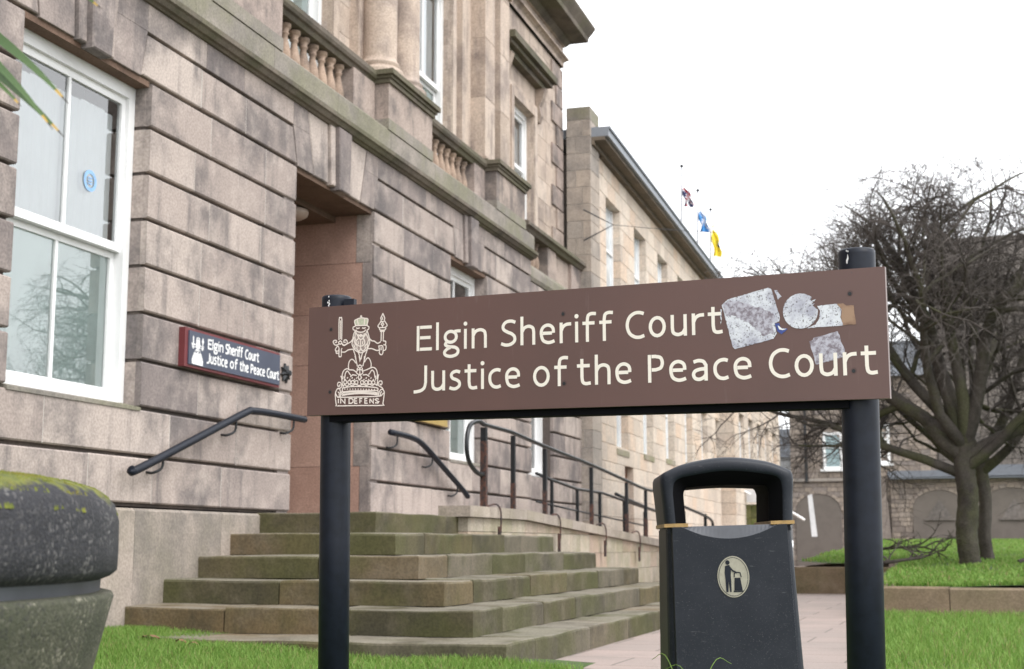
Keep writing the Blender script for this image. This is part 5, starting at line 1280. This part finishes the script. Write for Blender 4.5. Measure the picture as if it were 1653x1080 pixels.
# ================================================================ TREES (bare)
def tree(name,base,H,seed,label,limbs,tr=.17,scale=1.,dens=1.,group='bare trees on the raised lawn'):
    r=random.Random(seed); t=thing(name,base,label,'tree',group); trunk=MB(); limb=MB(); tw=MB()
    def seg(mb,p,d,L,r0,r1,n,wob,grav,sides):
        b=Vector(base)
        P=[p.copy()];R=[r0]; q=p.copy(); dd=d.normalized()
        for i in range(n):
            dd=(dd+Vector((r.gauss(0,wob),r.gauss(0,wob),r.gauss(0,wob)))+Vector((0,0,grav))).normalized()
            dx=q-b; env=5.45-.115*(dx.x**2+dx.y**2)
            if q.z-b.z>env-.5: dd=(dd+Vector((0,0,-.12))).normalized()
            if i>1 and q.z-b.z>env+r.uniform(-.3,.45): break
            q=q+dd*(L/n); P.append(q.copy()); R.append(r0+(r1-r0)*(i+1)/n)
        if len(P)<n+1: R=[max(.003,v*(1-.95*k/(len(R)-1))) for k,v in enumerate(R)]
        mb.tube(P,R,sides,0,None,False)
        while len(P)<n+1: P.append(P[-1]+dd*.01); R.append(R[-1]*.8)
        return P,R,dd
    b=Vector(base); P=[b+Vector((0,0,-.1)),b+Vector((.01,0,.05)),b+Vector((-.02,0,.45)),b+Vector((.01,0,.95)),b+Vector((-.02,.02,1.35)),b+Vector((.02,.02,1.75))]
    P=cat(P,8); R=[tr*(1.0+.45*math.exp(-i/3)+.10*max(0,(i-26)/14))*(1-.003*i)*r.uniform(.97,1.04) for i in range(len(P))]
    trunk.tube(P,R,22,0,None,False)
    for k_,v_ in enumerate(trunk.v):
        a_=(k_%22)*2*math.pi/22; c_=P[k_//22]; f_=1+.06*math.sin(a_*3+c_.z*2)+.035*math.sin(a_*7+c_.z*5)+r.uniform(-.025,.025); trunk.v[k_]=(c_.x+(v_[0]-c_.x)*f_,c_.y+(v_[1]-c_.y)*f_,v_[2])
    trunk.build('trunk',M_bark,t,True)
    def rec(p,d,L,rad,lv):
        n={0:8,1:7,2:6,3:5,4:4}[lv]; sides={0:10,1:7,2:5,3:3,4:3}[lv]
        P,R,dd=seg(limb if lv<2 else tw,p,d,L,rad,rad*(.45 if lv<4 else .4),n,[.12,.18,.20,.20,.20][lv],[.03,.03,.01,.0,-.02][lv],sides)
        if lv==4 or P[-1].z-base[2]>5.45-.115*((P[-1].x-base[0])**2+(P[-1].y-base[1])**2)+.3: return
        cnt=int({0:7,1:6,2:7,3:4}[lv]*dens)
        for k in range(cnt):
            f=r.uniform(.22,1.0) if lv else r.uniform(.35,1); i=min(n-1,int(f*n)); q=P[i].lerp(P[i+1],f*n-i) if i<n else P[-1]
            ax=(P[i+1]-P[i]).normalized(); o=ax.orthogonal().normalized(); o=Matrix.Rotation(r.uniform(0,6.28),3,ax)@o
            nd=(ax*r.uniform(.45,1.0)+o*r.uniform(.6,1.1)+Vector((0,0,[.12,.10,.10,.08][lv]))).normalized()
            rec(q,nd,L*r.uniform(.42,.68),R[i]*r.uniform(.42,.62)+.0010,lv+1)
        rec(P[-1],dd,L*.55,R[-1],lv+1)
    for (z,d,L,rad) in limbs: rec(b+Vector((0,0,z)),Vector(d),L,rad,0)
    limb.build('limb',M_bark,t,True); tw.build('twigs',M_twig,t)['kind']='stuff'
    return t
tb=(5.571,20.75,.44)
tree('bare_tree',tb,6,21,'bare spreading tree with a thick mossy trunk, nearest on the raised lawn',
 [(1.5,(-.95,-.05,.75),3.1,.115),(1.6,(-.85,.25,.95),3.1,.1),(1.7,(-.30,.1,1),2.9,.12),(1.7,(.45,-.1,1),2.9,.12),(1.5,(.95,.1,.6),2.8,.10),(1.25,(-1,.15,.42),2.5,.075),(1.6,(.1,.8,.8),2.4,.09),(1.65,(-.65,-.6,.65),2.5,.09),(1.7,(.5,.6,.9),2.5,.08),(1.75,(-.7,.3,1.1),3.0,.1),(1.35,(1.0,-.4,.45),2.4,.08),(1.6,(0,-.3,1),2.9,.1)],.15,dens=1.0)
tree('bare_tree',(5.84,22.6,.45),5,5,'slimmer bare tree standing close behind the mossy one',
 [(1.5,(-.5,.1,1),2.0,.09),(1.6,(.6,.1,1),2.1,.09),(1.4,(.9,.1,.5),2.0,.08),(1.3,(-.95,.1,.5),1.9,.07)],.10,dens=.55)
tree('bare_tree',(9.3,24.5,.5),6,9,'bare tree at the right edge with only its twigs in view',
 [(1.5,(-.9,-.1,.8),2.4,.1),(1.6,(-.3,.1,1),2.4,.1),(1.6,(.5,.1,1),2.1,.09),(1.4,(-1,.1,.4),2.2,.08)],.15,dens=.85)
# fallen branches
def fallen(name,p,L,seed,label,d=(1,0,.05)):
    r=random.Random(seed); m=MB()
    def br(p,d,L,rad,lv):
        P=[p];q=p.copy();dd=Vector(d).normalized()
        for i in range(7):
            dd=(dd+Vector((r.gauss(0,.22),r.gauss(0,.22),r.gauss(0,.2)))).normalized(); q=q+dd*L/7; q.z=max(q.z,rlz(q.x,q.y)+.02); P.append(q.copy())
        m.tube(P,[rad*(1-.1*i) for i in range(8)],6,0,None,False)
        if lv<2:
            for k in range(6):
                i=r.randint(1,6); br(P[i],(dd+Vector((r.gauss(0,.7),r.gauss(0,.5),r.uniform(-.1,.8)))),L*.45,rad*.5,lv+1)
    br(Vector(p),d,L,.03,0); tag(m.build(name,M_bark,None,True),label,'branch','fallen branches on the raised lawn')
fallen('fallen_branch',(3.95,19.0-0+3.4,.62),1.4,3,'arching fallen branch on the lawn left of the tree trunk',(.9,-.2,.35))
fallen('fallen_branch',(4.35,20.2,.50),1.0,13,'fallen twiggy branch nearest the sign post',(.8,-.2,.1))
fallen('fallen_branch',(6.2,20.6,.50),1.8,8,'long fallen branch on the lawn right of the tree trunk',(1,.1,.12))
